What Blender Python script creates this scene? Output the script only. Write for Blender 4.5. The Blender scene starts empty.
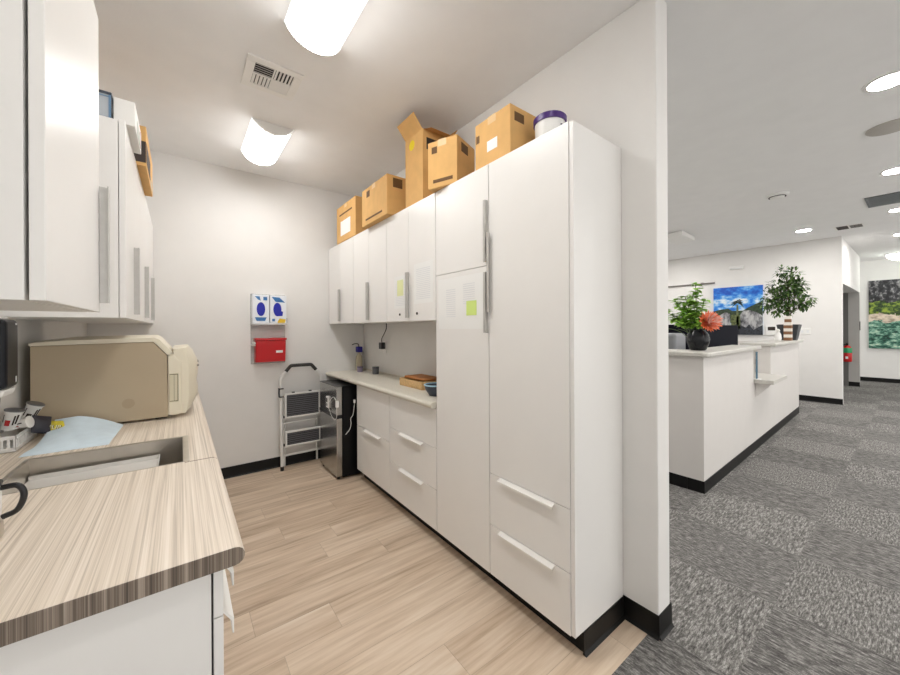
import bpy, bmesh, math, random
from mathutils import Vector, Matrix
random.seed(7)
PI = math.pi
scn = bpy.context.scene
COL = scn.collection

# ------------------------------------------------------------------ helpers
def lin(c):
    out = []
    for v in c:
        v /= 255.0
        out.append(v / 12.92 if v <= 0.04045 else ((v + 0.055) / 1.055) ** 2.4)
    return (out[0], out[1], out[2], 1.0)

MATS = {}
def mat(name, rgb, rough=0.5, metal=0.0, spec=0.5, var=0.03, vscale=6.0, bump=0.0, bscale=200.0, alpha=1.0, trans=0.0, coat=0.0):
    """Principled material; the base colour is varied by a faint procedural noise."""
    if name in MATS: return MATS[name]
    m = bpy.data.materials.new(name); m.use_nodes = True
    nt = m.node_tree; N = nt.nodes; L = nt.links
    b = N['Principled BSDF']
    b.inputs['Roughness'].default_value = rough
    b.inputs['Metallic'].default_value = metal
    b.inputs['Specular IOR Level'].default_value = spec
    b.inputs['Alpha'].default_value = alpha
    b.inputs['Transmission Weight'].default_value = trans
    b.inputs['Coat Weight'].default_value = coat
    c = lin(rgb)
    tc = N.new('ShaderNodeTexCoord')
    nz = N.new('ShaderNodeTexNoise'); nz.inputs['Scale'].default_value = vscale; nz.inputs['Detail'].default_value = 3
    L.new(tc.outputs['Object'], nz.inputs['Vector'])
    rp = N.new('ShaderNodeValToRGB')
    rp.color_ramp.elements[0].position = .3; rp.color_ramp.elements[1].position = .7
    rp.color_ramp.elements[0].color = [max(0, x * (1 - var)) for x in c[:3]] + [1]
    rp.color_ramp.elements[1].color = [min(1, x * (1 + var)) for x in c[:3]] + [1]
    L.new(nz.outputs['Fac'], rp.inputs['Fac']); L.new(rp.outputs['Color'], b.inputs['Base Color'])
    if bump:
        n2 = N.new('ShaderNodeTexNoise'); n2.inputs['Scale'].default_value = bscale; n2.inputs['Detail'].default_value = 2
        L.new(tc.outputs['Object'], n2.inputs['Vector'])
        bp = N.new('ShaderNodeBump'); bp.inputs['Strength'].default_value = bump; bp.inputs['Distance'].default_value = .002
        L.new(n2.outputs['Fac'], bp.inputs['Height']); L.new(bp.outputs['Normal'], b.inputs['Normal'])
    MATS[name] = m
    return m

def emit(name, rgb, strength):
    if name in MATS: return MATS[name]
    m = bpy.data.materials.new(name); m.use_nodes = True
    b = m.node_tree.nodes['Principled BSDF']
    b.inputs['Base Color'].default_value = (.8, .8, .8, 1)
    b.inputs['Emission Color'].default_value = lin(rgb); b.inputs['Emission Strength'].default_value = strength
    MATS[name] = m
    return m

class G:
    """tiny node-graph builder"""
    def __init__(s, name, rough=.5):
        s.m = bpy.data.materials.new(name); s.m.use_nodes = True
        s.N = s.m.node_tree.nodes; s.L = s.m.node_tree.links
        s.b = s.N['Principled BSDF']; s.b.inputs['Roughness'].default_value = rough
        s.tc = s.N.new('ShaderNodeTexCoord'); MATS[name] = s.m
    def obj(s): return s.tc.outputs['Object']
    def put(s, sock, v):
        if hasattr(v, 'is_output'): s.L.new(v, sock)
        else: sock.default_value = v
    def map(s, vec, scale=(1, 1, 1), loc=(0, 0, 0), rot=(0, 0, 0)):
        n = s.N.new('ShaderNodeMapping'); s.put(n.inputs['Vector'], vec)
        n.inputs['Scale'].default_value = scale; n.inputs['Location'].default_value = loc; n.inputs['Rotation'].default_value = rot
        return n.outputs['Vector']
    def noise(s, vec, scale=1, detail=3, rough=.5):
        n = s.N.new('ShaderNodeTexNoise'); s.put(n.inputs['Vector'], vec)
        n.inputs['Scale'].default_value = scale; n.inputs['Detail'].default_value = detail; n.inputs['Roughness'].default_value = rough
        return n.outputs['Fac']
    def vor(s, vec, scale=1, out='Color'):
        n = s.N.new('ShaderNodeTexVoronoi'); s.put(n.inputs['Vector'], vec); n.inputs['Scale'].default_value = scale
        return n.outputs[out]
    def white(s, vec):
        n = s.N.new('ShaderNodeTexWhiteNoise'); n.noise_dimensions = '3D'; s.put(n.inputs['Vector'], vec)
        return n.outputs['Value']
    def math(s, op, a, b=0.0):
        n = s.N.new('ShaderNodeMath'); n.operation = op; s.put(n.inputs[0], a); s.put(n.inputs[1], b)
        return n.outputs[0]
    def sep(s, vec):
        n = s.N.new('ShaderNodeSeparateXYZ'); s.put(n.inputs[0], vec); return n.outputs
    def comb(s, x, y, z=0.0):
        n = s.N.new('ShaderNodeCombineXYZ')
        for i, v in enumerate((x, y, z)): s.put(n.inputs[i], v)
        return n.outputs[0]
    def ramp(s, fac, stops, interp='LINEAR'):
        n = s.N.new('ShaderNodeValToRGB'); s.put(n.inputs['Fac'], fac); cr = n.color_ramp; cr.interpolation = interp
        while len(cr.elements) < len(stops): cr.elements.new(.5)
        for e, (p, c) in zip(cr.elements, stops):
            e.position = p; e.color = lin(c)
        return n.outputs['Color']
    def mix(s, fac, a, b, mode='MIX'):
        n = s.N.new('ShaderNodeMix'); n.data_type = 'RGBA'; n.blend_type = mode
        s.put(n.inputs['Factor'], fac)
        s.put(n.inputs[6], a if hasattr(a, 'is_output') else lin(a)); s.put(n.inputs[7], b if hasattr(b, 'is_output') else lin(b))
        return n.outputs[2]
    def bump(s, h, strength=.2, dist=.002):
        n = s.N.new('ShaderNodeBump'); n.inputs['Strength'].default_value = strength; n.inputs['Distance'].default_value = dist
        s.put(n.inputs['Height'], h); s.L.new(n.outputs['Normal'], s.b.inputs['Normal'])
    def out(s, c): s.put(s.b.inputs['Base Color'], c); return s.m

OFF = {}
def obj(name, bm, m, parent=None, bevel=0.0, smooth=False, label=None, local=False, seg=2):
    """link a bmesh as one mesh object; the geometry is authored in world space unless local"""
    o = None
    off = OFF.get(parent.name, Vector()) if parent else Vector()
    if not local and off.length: bmesh.ops.translate(bm, verts=bm.verts, vec=-off)
    bmesh.ops.recalc_face_normals(bm, faces=bm.faces)
    me = bpy.data.meshes.new(name); bm.to_mesh(me); bm.free()
    ms = m if isinstance(m, (list, tuple)) else [m]
    for x in ms: me.materials.append(x)
    o = bpy.data.objects.new(name, me); COL.objects.link(o)
    if parent: o.parent = parent; OFF[o.name] = off
    if smooth:
        for p in me.polygons: p.use_smooth = True
        try: me.set_sharp_from_angle(angle=math.radians(40))
        except Exception: pass
    if bevel:
        b = o.modifiers.new('bevel', 'BEVEL'); b.width = bevel; b.segments = seg; b.limit_method = 'ANGLE'; b.angle_limit = math.radians(40)
    if label: o['label'] = label
    return o

def tag(o, label, cat, group=None, kind=None):
    o['label'] = label; o['category'] = cat
    if group: o['group'] = group
    if kind: o['kind'] = kind
    return o
def thing(name, label, cat, loc=(0, 0, 0), group=None, rotz=0.0):
    o = bpy.data.objects.new(name, None); COL.objects.link(o); o.location = loc; o.rotation_euler = (0, 0, rotz)
    o.empty_display_size = .05
    OFF[o.name] = Vector(loc)
    return tag(o, label, cat, group)
def struct(name, bm, m, label, cat='structure', parent=None, bevel=0):
    o = obj(name, bm, m, parent, bevel=bevel)
    if parent is None: tag(o, label, cat, kind='structure')
    return o

def box(bm, x0, x1, y0, y1, z0, z1, mi=0):
    v = [bm.verts.new((x, y, z)) for z in (z0, z1) for y in (y0, y1) for x in (x0, x1)]
    for f in ((0, 1, 3, 2), (4, 5, 7, 6), (0, 1, 5, 4), (2, 3, 7, 6), (0, 2, 6, 4), (1, 3, 7, 5)):
        bm.faces.new([v[i] for i in f]).material_index = mi
    return bm
def B(*a): return box(bmesh.new(), *a)
def prism(bm, poly, axis, a, b, mi=0):
    """extrude a 2-D polygon; axis 'y': poly is (x,z); 'x': (y,z); 'z': (x,y)"""
    def P(p, t):
        return (p[0], t, p[1]) if axis == 'y' else (t, p[0], p[1]) if axis == 'x' else (p[0], p[1], t)
    A = [bm.verts.new(P(p, a)) for p in poly]; C = [bm.verts.new(P(p, b)) for p in poly]; n = len(poly)
    bm.faces.new(A).material_index = mi; bm.faces.new(C[::-1]).material_index = mi
    for i in range(n): bm.faces.new((A[i], A[(i + 1) % n], C[(i + 1) % n], C[i])).material_index = mi
    return bm
def frame_of(d):
    d = d.normalized(); u = Vector((0, 0, 1)) if abs(d.z) < .9 else Vector((1, 0, 0))
    s = d.cross(u).normalized(); return s, d.cross(s).normalized()
def tube(bm, pts, r, n=10, closed=False, mi=0):
    pts = [Vector(p) for p in pts]; rs = r if isinstance(r, (list, tuple)) else [r] * len(pts)
    rings = []; S = None
    for i, p in enumerate(pts):
        a = pts[max(0, i - 1)]; b = pts[min(len(pts) - 1, i + 1)]
        if closed: a, b = pts[i - 1], pts[(i + 1) % len(pts)]
        d = (b - a).normalized()
        if S is None: S, T = frame_of(d)
        else:
            S = (S - d * S.dot(d)).normalized(); T = d.cross(S).normalized()
        T = d.cross(S).normalized()
        rings.append([bm.verts.new(p + (S * math.cos(2 * PI * k / n) + T * math.sin(2 * PI * k / n)) * rs[i]) for k in range(n)])
    m = len(rings)
    for i in range(m if closed else m - 1):
        A, C = rings[i], rings[(i + 1) % m]
        for k in range(n): bm.faces.new((A[k], A[(k + 1) % n], C[(k + 1) % n], C[k])).material_index = mi
    if not closed:
        bm.faces.new(rings[0]).material_index = mi; bm.faces.new(rings[-1][::-1]).material_index = mi
    return bm
def lathe(bm, prof, c=(0, 0, 0), n=28, mi=0, mtx=None, ring=False):
    """profile of (r, z) about the vertical axis through c"""
    rings = []
    for r, z in prof:
        ring = []
        for k in range(n if r > 1e-6 else 1):
            p = Vector((r * math.cos(2 * PI * k / n), r * math.sin(2 * PI * k / n), z))
            if mtx: p = mtx @ p
            ring.append(bm.verts.new(p + Vector(c)))
        rings.append(ring)
    for A, C in zip(rings, rings[1:] + (rings[:1] if ring else [])):
        if len(A) == 1 and len(C) == 1: continue
        for k in range(n):
            if len(A) == 1: f = (A[0], C[(k + 1) % n], C[k])
            elif len(C) == 1: f = (A[k], A[(k + 1) % n], C[0])
            else: f = (A[k], A[(k + 1) % n], C[(k + 1) % n], C[k])
            bm.faces.new(f).material_index = mi
    if not ring and len(rings[0]) > 1: bm.faces.new(rings[0]).material_index = mi
    if not ring and len(rings[-1]) > 1: bm.faces.new(rings[-1]).material_index = mi
    return bm
def curve_pts(ctrl, n=8):
    """Catmull-Rom through the control points"""
    P = [Vector(p) for p in ctrl]; P = [P[0] * 2 - P[1]] + P + [P[-1] * 2 - P[-2]]; out = []
    for i in range(1, len(P) - 2):
        for k in range(n):
            t = k / n; a, b, c, d = P[i - 1:i + 3]
            out.append(.5 * ((2 * b) + (c - a) * t + (2 * a - 5 * b + 4 * c - d) * t * t + (3 * b - a - 3 * c + d) * t ** 3))
    out.append(P[-2]); return out
def fan(bm, pts, mi=0):
    bm.faces.new([bm.verts.new(p) for p in pts]).material_index = mi

# ------------------------------------------------------------------ materials
M_wall = mat('wall_paint', (230, 228, 225), .75, var=.012, bump=.15, bscale=180)
M_ceil = mat('ceiling_paint', (242, 241, 240), .85, var=.015, bump=.3, bscale=120)
M_cab = mat('white_cabinet_lacquer', (237, 235, 232), .32, var=.008)
M_cabin = mat('cabinet_board', (220, 216, 208), .5, var=.01)
M_black = mat('black_rubber_base', (13, 13, 13), .45, var=.1, spec=.3)
M_blackp = mat('black_plastic', (22, 22, 25), .35, var=.1)
M_alu = mat('brushed_aluminium', (196, 194, 190), .4, metal=.5, var=.04, vscale=40)
M_pullw = mat('white_metal_pull', (240, 238, 233), .35, var=.01)
M_steel = mat('stainless_steel', (205, 199, 190), .36, metal=1.0, var=.05, vscale=15)
M_whitep = mat('white_plastic', (236, 235, 232), .4, var=.01)
M_card = mat('cardboard', (218, 172, 108), .8, var=.06, vscale=12)
M_cardd = mat('cardboard_inside', (196, 142, 78), .85, var=.06, vscale=12)
M_paper = mat('white_paper', (240, 240, 238), .8, var=.01)
M_ink = mat('grey_print', (228, 229, 230), .8)
M_dark = mat('dark_print', (52, 42, 36), .7)
M_deskw = mat('desk_white_laminate', (216, 212, 208), .55, var=.01)
M_deskt = mat('grey_quartz_top', (196, 193, 186), .4, var=.06, vscale=60)
M_green = mat('leaf_green', (72, 108, 40), .55, var=.35, vscale=9)
M_greend = mat('dark_leaf_green', (58, 86, 42), .5, var=.4, vscale=9)

def m_wood():
    g = G('light_oak_planks', .5)
    p = g.obj(); s = g.sep(p)
    row = g.math('FLOOR', g.math('DIVIDE', s[1], .178))
    off = g.math('MULTIPLY', g.white(g.comb(row, 3.0)), 1.2)
    px = g.math('FLOOR', g.math('DIVIDE', g.math('ADD', s[0], off), 1.22))
    rnd = g.white(g.comb(row, px, 5.0))
    v = g.comb(g.math('ADD', s[0], g.math('MULTIPLY', rnd, 17.0)), s[1], rnd)
    grain = g.noise(g.map(v, (2.2, 38, 1)), 1.0, 5, .62)
    fig = g.noise(g.map(v, (1.1, 8, 1)), 1.0, 3, .5)
    c = g.ramp(g.math('ADD', g.math('MULTIPLY', grain, .55), g.math('MULTIPLY', fig, .45)),
               [(.33, (160, 136, 112)), (.46, (204, 181, 156)), (.56, (222, 202, 179)), (.68, (235, 220, 202))])
    c = g.mix(.22, c, g.ramp(rnd, [(0, (176, 154, 131)), (1, (218, 201, 181))]))
    fy = g.math('FRACT', g.math('DIVIDE', s[1], .178)); fx = g.math('FRACT', g.math('DIVIDE', g.math('ADD', s[0], off), 1.22))
    seam = g.math('MAXIMUM', g.math('LESS_THAN', fy, .014), g.math('LESS_THAN', fx, .002))
    c = g.mix(g.math('MULTIPLY', seam, .35), c, (110, 88, 66))
    g.bump(grain, .05); return g.out(c)
def m_carpet():
    g = G('grey_carpet_tiles', .95); g.b.inputs['Specular IOR Level'].default_value = .1
    s = g.sep(g.obj()); T = .613
    u = g.math('DIVIDE', g.math('SUBTRACT', s[0], 2.318), T); v = g.math('DIVIDE', g.math('SUBTRACT', s[1], .436), T)
    fu, fv = g.math('FLOOR', u), g.math('FLOOR', v)
    par = g.math('MODULO', g.math('ABSOLUTE', g.math('ADD', fu, fv)), 2.0)       # 1 = streaks along x
    rnd = g.white(g.comb(fu, fv, 2.0))
    q = g.comb(s[0], s[1], g.math('MULTIPLY', rnd, 9.0))
    a = g.noise(g.map(q, (26, 120, 1)), 1, 3, .75); b = g.noise(g.map(q, (120, 26, 1)), 1, 3, .75)
    n = g.N.new('ShaderNodeMix'); g.put(n.inputs[0], par); g.put(n.inputs[2], b); g.put(n.inputs[3], a)
    st = n.outputs[0]
    sp = g.noise(g.map(q, (330, 330, 1)), 1, 2, .6)
    f = g.math('ADD', g.math('MULTIPLY', st, .75), g.math('MULTIPLY', sp, .25))
    d = g.ramp(f, [(.34, (46, 45, 44)), (.5, (106, 104, 102)), (.66, (176, 174, 170))])
    l = g.ramp(f, [(.34, (54, 53, 52)), (.5, (119, 117, 114)), (.66, (192, 190, 186))])
    c = g.mix(par, d, l)
    c = g.mix(.12, c, g.ramp(rnd, [(0, (92, 90, 88)), (1, (136, 134, 131))]))
    g.bump(f, .5, .004); return g.out(c)
def m_stripe(name, lo, mid, hi, rough=.38):
    g = G(name, rough)
    p = g.obj()
    a = g.noise(g.map(p, (210, 1.1, .6)), 1, 3, .7); b = g.noise(g.map(p, (60, .7, .5)), 1, 2, .5)
    f = g.math('ADD', g.math('MULTIPLY', a, .65), g.math('MULTIPLY', b, .35))
    return g.out(g.ramp(f, [(.37, lo), (.5, mid), (.62, hi)]))
M_wood = m_wood(); M_carpet = m_carpet()
M_lam = m_stripe('striped_laminate', (188, 174, 157), (222, 209, 192), (238, 227, 214))
M_lamend = m_stripe('striped_laminate_end', (78, 68, 60), (124, 111, 99), (176, 162, 148), .45)
M_ctr = mat('cream_counter_laminate', (218, 213, 200), .4, var=.05, vscale=90)

# ------------------------------------------------------------------ room shell
XL, XR, YB, ZC = -.565, 1.667, 3.84, 2.85
def zc(x): return 2.850 + .0105 * (x - 1.786)
WX = 1.786                      # office side of the dividing wall
YS, YN, XE, XF = -3.2, 4.4, 9.15, 13.6
struct('floor', B(XL, XR + .06, .737, YB, -.06, 0), M_wood, 'light oak plank floor of the break room', 'floor')
bm = bmesh.new()
for x0, x1, y0, y1 in ((XL, WX, YS, .737), (WX, XF, YS, YN)): box(bm, x0, x1, y0, y1, -.06, 0)
struct('floor', bm, M_carpet, 'grey carpet tile floor of the office', 'floor')
struct('ceiling', B(XL, WX, YS, YB, ZC, ZC + .1), M_ceil, 'pale ceiling over the break room', 'ceiling')
bm = bmesh.new()
prism(bm, [(WX, zc(WX)), (XF, zc(XF)), (XF, zc(XF) + .1), (WX, zc(WX) + .1)], 'y', YS, YN)
struct('ceiling', bm, M_ceil, 'pale ceiling over the carpeted office', 'ceiling')
struct('wall_left', B(XL - .12, XL, YS, YB + .12, 0, 3.0), M_wall, 'white wall behind the sink counter', 'wall')
struct('wall_back', B(XL, WX, YB, YB + .12, 0, 3.0), M_wall, 'white back wall with the glove boxes and red bin', 'wall')
struct('wall_right', B(XR, WX, .697, YB, 0, zc(WX)), M_wall, 'white dividing wall behind the tall cabinets', 'wall', bevel=.006)
struct('wall_north', B(WX, XE + .12, YN, YN + .12, 0, 3.1), M_wall, 'white wall at the far left of the office', 'wall')
bm = bmesh.new(); WB = [(-.3, 2.2), (2.5, 5.0), (5.3, 7.8), (8.1, 10.6), (10.9, 13.4)]; WZ0, WZ1 = .25, 2.7  # unseen windows, added to let in soft fill light from behind the camera
box(bm, XL, XF, YS - .12, YS, 0, WZ0); box(bm, XL, XF, YS - .12, YS, WZ1, 3.1)
for a, b in zip([XL] + [w[1] for w in WB], [w[0] for w in WB] + [XF]): box(bm, a, b, YS - .12, YS, WZ0, WZ1)
struct('wall_south', bm, M_wall, 'white wall with tall windows added for fill light at the near side of the office', 'wall')
M_glass = mat('fill_window_glass', (240, 245, 246), .05, alpha=.08)
for i, (a, b) in enumerate(WB):
    bm = bmesh.new(); f = .05
    for x0, x1, z0, z1 in ((a, b, WZ0, WZ0 + f), (a, b, WZ1 - f, WZ1), (a, a + f, WZ0 + f, WZ1 - f), (b - f, b, WZ0 + f, WZ1 - f), ((a + b) / 2 - f / 2, (a + b) / 2 + f / 2, WZ0 + f, WZ1 - f)): box(bm, x0, x1, YS - .09, YS - .03, z0, z1)
    wo = struct('fill_window_%d' % (i + 1), bm, mat('fill_window_frame_white', (230, 230, 228), .4), 'added white framed tall glazing behind the camera for fill light, number %d from the sink wall' % (i + 1), 'fill_window')
    obj('pane', B(a + f, b - f, YS - .062, YS - .058, WZ0 + f, WZ1 - f), M_glass, wo)
struct('wall_east', B(XE, XE + .12, .822, YN, 0, zc(XE)), M_wall, 'white wall behind the reception desk', 'wall', bevel=.006)
struct('wall_far', B(XF, XF + .12, YS, YN, 0, 3.1), M_wall, 'white end wall of the corridor with the beach print', 'wall')
struct('wall_corridor', B(XE + .12, 12.32, .835, 1.6, 2.13, zc(10.6)), M_wall, 'white lintel over the corridor recess', 'wall')
M_gpanel = mat('grey_painted_panel', (176, 174, 170), .6, var=.02)
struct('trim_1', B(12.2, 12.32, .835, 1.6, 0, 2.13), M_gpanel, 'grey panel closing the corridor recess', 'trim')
struct('recess_shade', B(12.18, 12.199, 1.0, 1.6, 0, 2.13), mat('recess_shade_grey', (104, 103, 100), .6), 'dark grey slab standing in for shade in the corridor recess opening', 'door')  # dark slab painted as the shade of the deeper opening
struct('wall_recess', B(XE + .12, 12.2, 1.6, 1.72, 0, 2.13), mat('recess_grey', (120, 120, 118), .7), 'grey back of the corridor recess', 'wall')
def base(name, segs, label, h=.1):
    bm = bmesh.new()
    for (x0, y0), (x1, y1) in segs:               # each segment lies to the left of its direction
        d = Vector((x1 - x0, y1 - y0, 0)).normalized(); nrm = Vector((-d.y, d.x, 0))
        pr = [(0, 0), (.016, 0), (.012, .004), (.006, .014), (.005, h), (0, h)]
        A = [bm.verts.new(Vector((x0, y0, 0)) - d * .005 * 0 + nrm * a + Vector((0, 0, z))) for a, z in pr]
        C = [bm.verts.new(Vector((x1, y1, 0)) + nrm * a + Vector((0, 0, z))) for a, z in pr]
        bm.faces.new(A); bm.faces.new(C[::-1])
        for i in range(6): bm.faces.new((A[i], A[(i + 1) % 6], C[(i + 1) % 6], C[i]))
    return struct(name, bm, M_black, label, 'baseboard')
base('baseboard_back', [((XR - .35, YB), (XL + .6, YB))], 'black cove base along the break room back wall')
base('baseboard_right', [((XR, .697 - .005), (XR, .853)), ((WX + .005, .697), (XR - .005, .697)), ((WX, YN), (WX, .697 - .005))], 'black cove base wrapping the dividing wall end')
base('baseboard_east', [((XE, .822 - .005), (XE, YN))], 'black cove base behind the reception desk')
base('baseboard_far', [((XF, YS), (XF, YN))], 'black cove base under the corridor beach print')
base('baseboard_corridor', [((12.2, .83), (12.2, 1.6))], 'black cove base at the grey recess panel')

# ------------------------------------------------------------------ cabinets
def vpull(x, y, z0, z1, side, parent, m=M_alu, face=-1):
    """vertical edge pull on a door edge: a plate standing off the front with a folded lip.  face = -1: front looks to -x"""
    bm = bmesh.new(); w = .021
    xs = sorted((x, x + face * w)); box(bm, xs[0], xs[1], y - .0015, y + .0015, z0, z1)
    xs = sorted((x + face * w, x + face * (w - .003))); ys = sorted((y, y + side * .014))
    box(bm, xs[0], xs[1], ys[0], ys[1], z0, z1)
    return obj('handle', bm, m, parent, bevel=.0008)
def hpull(x, z, y0, y1, parent, m=M_pullw, face=-1, drop=.02):
    """horizontal edge pull: plate over the drawer's top edge and a slanted lip"""
    w = .022; f = face
    poly = [(x, z), (x + f * w, z - drop * .45), (x + f * w, z - drop), (x + f * (w - .003), z - drop), (x + f * (w - .004), z - drop * .55), (x, z - .006)]
    return obj('handle', prism(bmesh.new(), poly, 'y', y0, y1), m, parent, bevel=.0006)

GU = 'white wall cabinets above the right counter'
DX = 1.276                                            # plane of the door fronts on the right
ups = [(1.832, 2.492, 'white two door wall cabinet next to the tall cabinets, with small key locks'),
       (2.494, 3.162, 'white two door wall cabinet in the middle of the right upper row'),
       (3.164, 3.837, 'white two door wall cabinet in the back corner over the small fridge')]
for i, (y0, y1, lab) in enumerate(ups):
    t = thing('wall_cabinet', lab, 'cabinet', (1.47, (y0 + y1) / 2, 1.415), GU)
    obj('body', B(DX + .022, XR - .002, y0, y1, 1.415, 2.21), M_cab, t, bevel=.001)
    ym = (y0 + y1) / 2
    for a, b, e, s in ((y0 + .0015, ym - .0015, ym - .004, -1), (ym + .0015, y1 - .0015, ym + .004, 1)):
        d = obj('door', B(DX, DX + .02, a, b, 1.415, 2.215), M_cab, t, bevel=.0015)
        vpull(DX, e, 1.438, 1.755, s, d)
        if i == 0:
            kb = bmesh.new(); yk = ym + (.125 if s > 0 else -.11)
            lathe(kb, [(0, 0), (.009, 0), (.009, .004), (.006, .006), (0, .006)], n=14, mtx=Matrix.Rotation(-PI / 2, 4, 'Y'), c=(DX, yk, 1.465))
            obj('lock', kb, M_dark, d, label='small dark key lock')

t = thing('tall_cabinet', 'white tall cabinet with two stacked doors and a taped notice', 'cabinet', (1.47, 1.59, 0), 'white tall cabinets')
obj('body', B(DX + .022, XR - .002, 1.352, 1.829, .095, 2.21), M_cab, t, bevel=.001)
obj('plinth', B(1.345, XR - .002, 1.352, 1.829, 0, .095), M_black, t)
d = obj('door', B(DX, DX + .02, 1.3535, 1.8275, 1.6915, 2.215), M_cab, t, bevel=.0015); vpull(DX, 1.358, 1.705, 2.028, 1, d)
d = obj('door', B(DX, DX + .02, 1.3535, 1.8275, .093, 1.6885), M_cab, t, bevel=.0015); vpull(DX, 1.358, 1.34, 1.655, 1, d)
t = thing('tall_cabinet', 'white tall end cabinet with one long door over two drawers', 'cabinet', (1.47, 1.1, 0), 'white tall cabinets')
obj('body', B(DX + .022, XR - .002, .872, 1.350, .095, 2.21), M_cab, t, bevel=.001)
obj('end_panel', B(DX + .004, XR - .002, .853, .872, .095, 2.211), M_cab, t, bevel=.001)
obj('plinth', B(1.345, XR - .002, .86, 1.35, 0, .095), M_black, t)
d = obj('door', B(DX, DX + .02, .8735, 1.3485, .6165, 2.215), M_cab, t, bevel=.0015); vpull(DX, 1.344, 1.447, 1.857, -1, d)
for z0, z1 in ((.351, .6135), (.093, .348)):
    d = obj('drawer', B(DX, DX + .02, .8735, 1.3485, z0, z1), M_cab, t, bevel=.0015); hpull(DX, z1 - .001, .948, 1.275, d)
bmb = bmesh.new()
pr = [(0, 0), (.016, 0), (.012, .004), (.006, .014), (.005, .095), (0, .095)]
prism(bmb, [(.853 - a, z) for a, z in pr], 'x', 1.345 - .012, XR - .006)
obj('cove_base', bmb, M_black, t)

t = thing('base_cabinet', 'white base cabinet of three drawers beside the tall cabinets', 'cabinet', (1.47, 2.14, 0), 'white base cabinets under the right counter')
obj('body', B(DX + .022, XR - .002, 1.832, 2.458, .095, .858), M_cab, t, bevel=.001)
obj('plinth', B(1.345, XR - .002, 1.832, 2.458, 0, .095), M_black, t)
for z0, z1 in ((.6115, .856), (.3515, .6085), (.093, .3485)):
    d = obj('drawer', B(DX, DX + .02, 1.8335, 2.4565, z0, z1), M_cab, t, bevel=.0015)
    if z1 < .7: hpull(DX, z1 - .001, 1.985, 2.29, d)
t = thing('base_cabinet', 'white base cabinet of two drawers beside the small fridge', 'cabinet', (1.47, 2.77, 0), 'white base cabinets under the right counter')
obj('body', B(DX + .022, XR - .002, 2.460, 3.092, .095, .858), M_cab, t, bevel=.001)
obj('plinth', B(1.345, XR - .002, 2.460, 3.092, 0, .095), M_black, t)
for z0, z1 in ((.4955, .856), (.093, .4925)):
    d = obj('drawer', B(DX, DX + .02, 2.4615, 3.0905, z0, z1), M_cab, t, bevel=.0015)
    if z1 < .7: hpull(DX, z1 - .001, 2.615, 2.915, d)
def bull(xf, xb, z0, z1, k=7):
    """profile (x,z) of a worktop: rounded nose at xf, straight back at xb"""
    r = (z1 - z0) / 2; s = 1 if xf > xb else -1
    P = [(xb, z0)] + [(xf - s * r + s * r * math.cos(a), (z0 + z1) / 2 + r * math.sin(a)) for a in [(-PI / 2) + PI * i / k for i in range(k + 1)]] + [(xb, z1)]
    return P
t = thing('countertop', 'cream laminate worktop under the right wall cabinets', 'countertop', (1.45, 2.8, .862))
obj('top', prism(bmesh.new(), bull(1.237, XR, .862, .902), 'y', 1.834, YB - .002), M_ctr, t, smooth=True)
obj('back_lip', B(XR - .012, XR, 1.834, YB - .002, .902, .915), M_ctr, t)

# left side
LX = -.1755
GL = 'white wall cabinets over the sink counter'
t = thing('wall_cabinet', 'nearest white wall cabinet at the left, ending before the sink gap', 'cabinet', (-.37, 1.1, 1.413), GL)
obj('body', B(XL + .002, LX - .024, .867, 1.36, 1.413, 2.215), M_cab, t, bevel=.001)
d = obj('door', B(LX - .019, LX, .8685, 1.3585, 1.413, 2.217), M_cab, t, bevel=.0015); vpull(LX, 1.355, 1.438, 1.757, -1, d, face=1)
lu = [(1.952, 2.598, 'white two door wall cabinet just past the sink gap, over the beige machine'), (2.6, 3.24, 'white two door wall cabinet in the middle of the run over the beige machine'),
      (3.242, 3.837, 'white two door wall cabinet in the far left corner')]
for y0, y1, lab in lu:
    t = thing('wall_cabinet', lab, 'cabinet', (-.37, (y0 + y1) / 2, 1.413), GL); ym = (y0 + y1) / 2
    obj('body', B(XL + .002, LX - .022, y0, y1, 1.413, 2.212), M_cab, t, bevel=.001)
    for a, b, e, s in ((y0 + .0015, ym - .0015, ym - .004, -1), (ym + .0015, y1 - .0015, ym + .004, 1)):
        d = obj('door', B(LX - .02, LX, a, b, 1.413, 2.217), M_cab, t, bevel=.0015); vpull(LX, e, 1.438, 1.757, s, d, face=1)
GB = 'white base cabinets under the sink counter'
BX = .072
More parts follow.
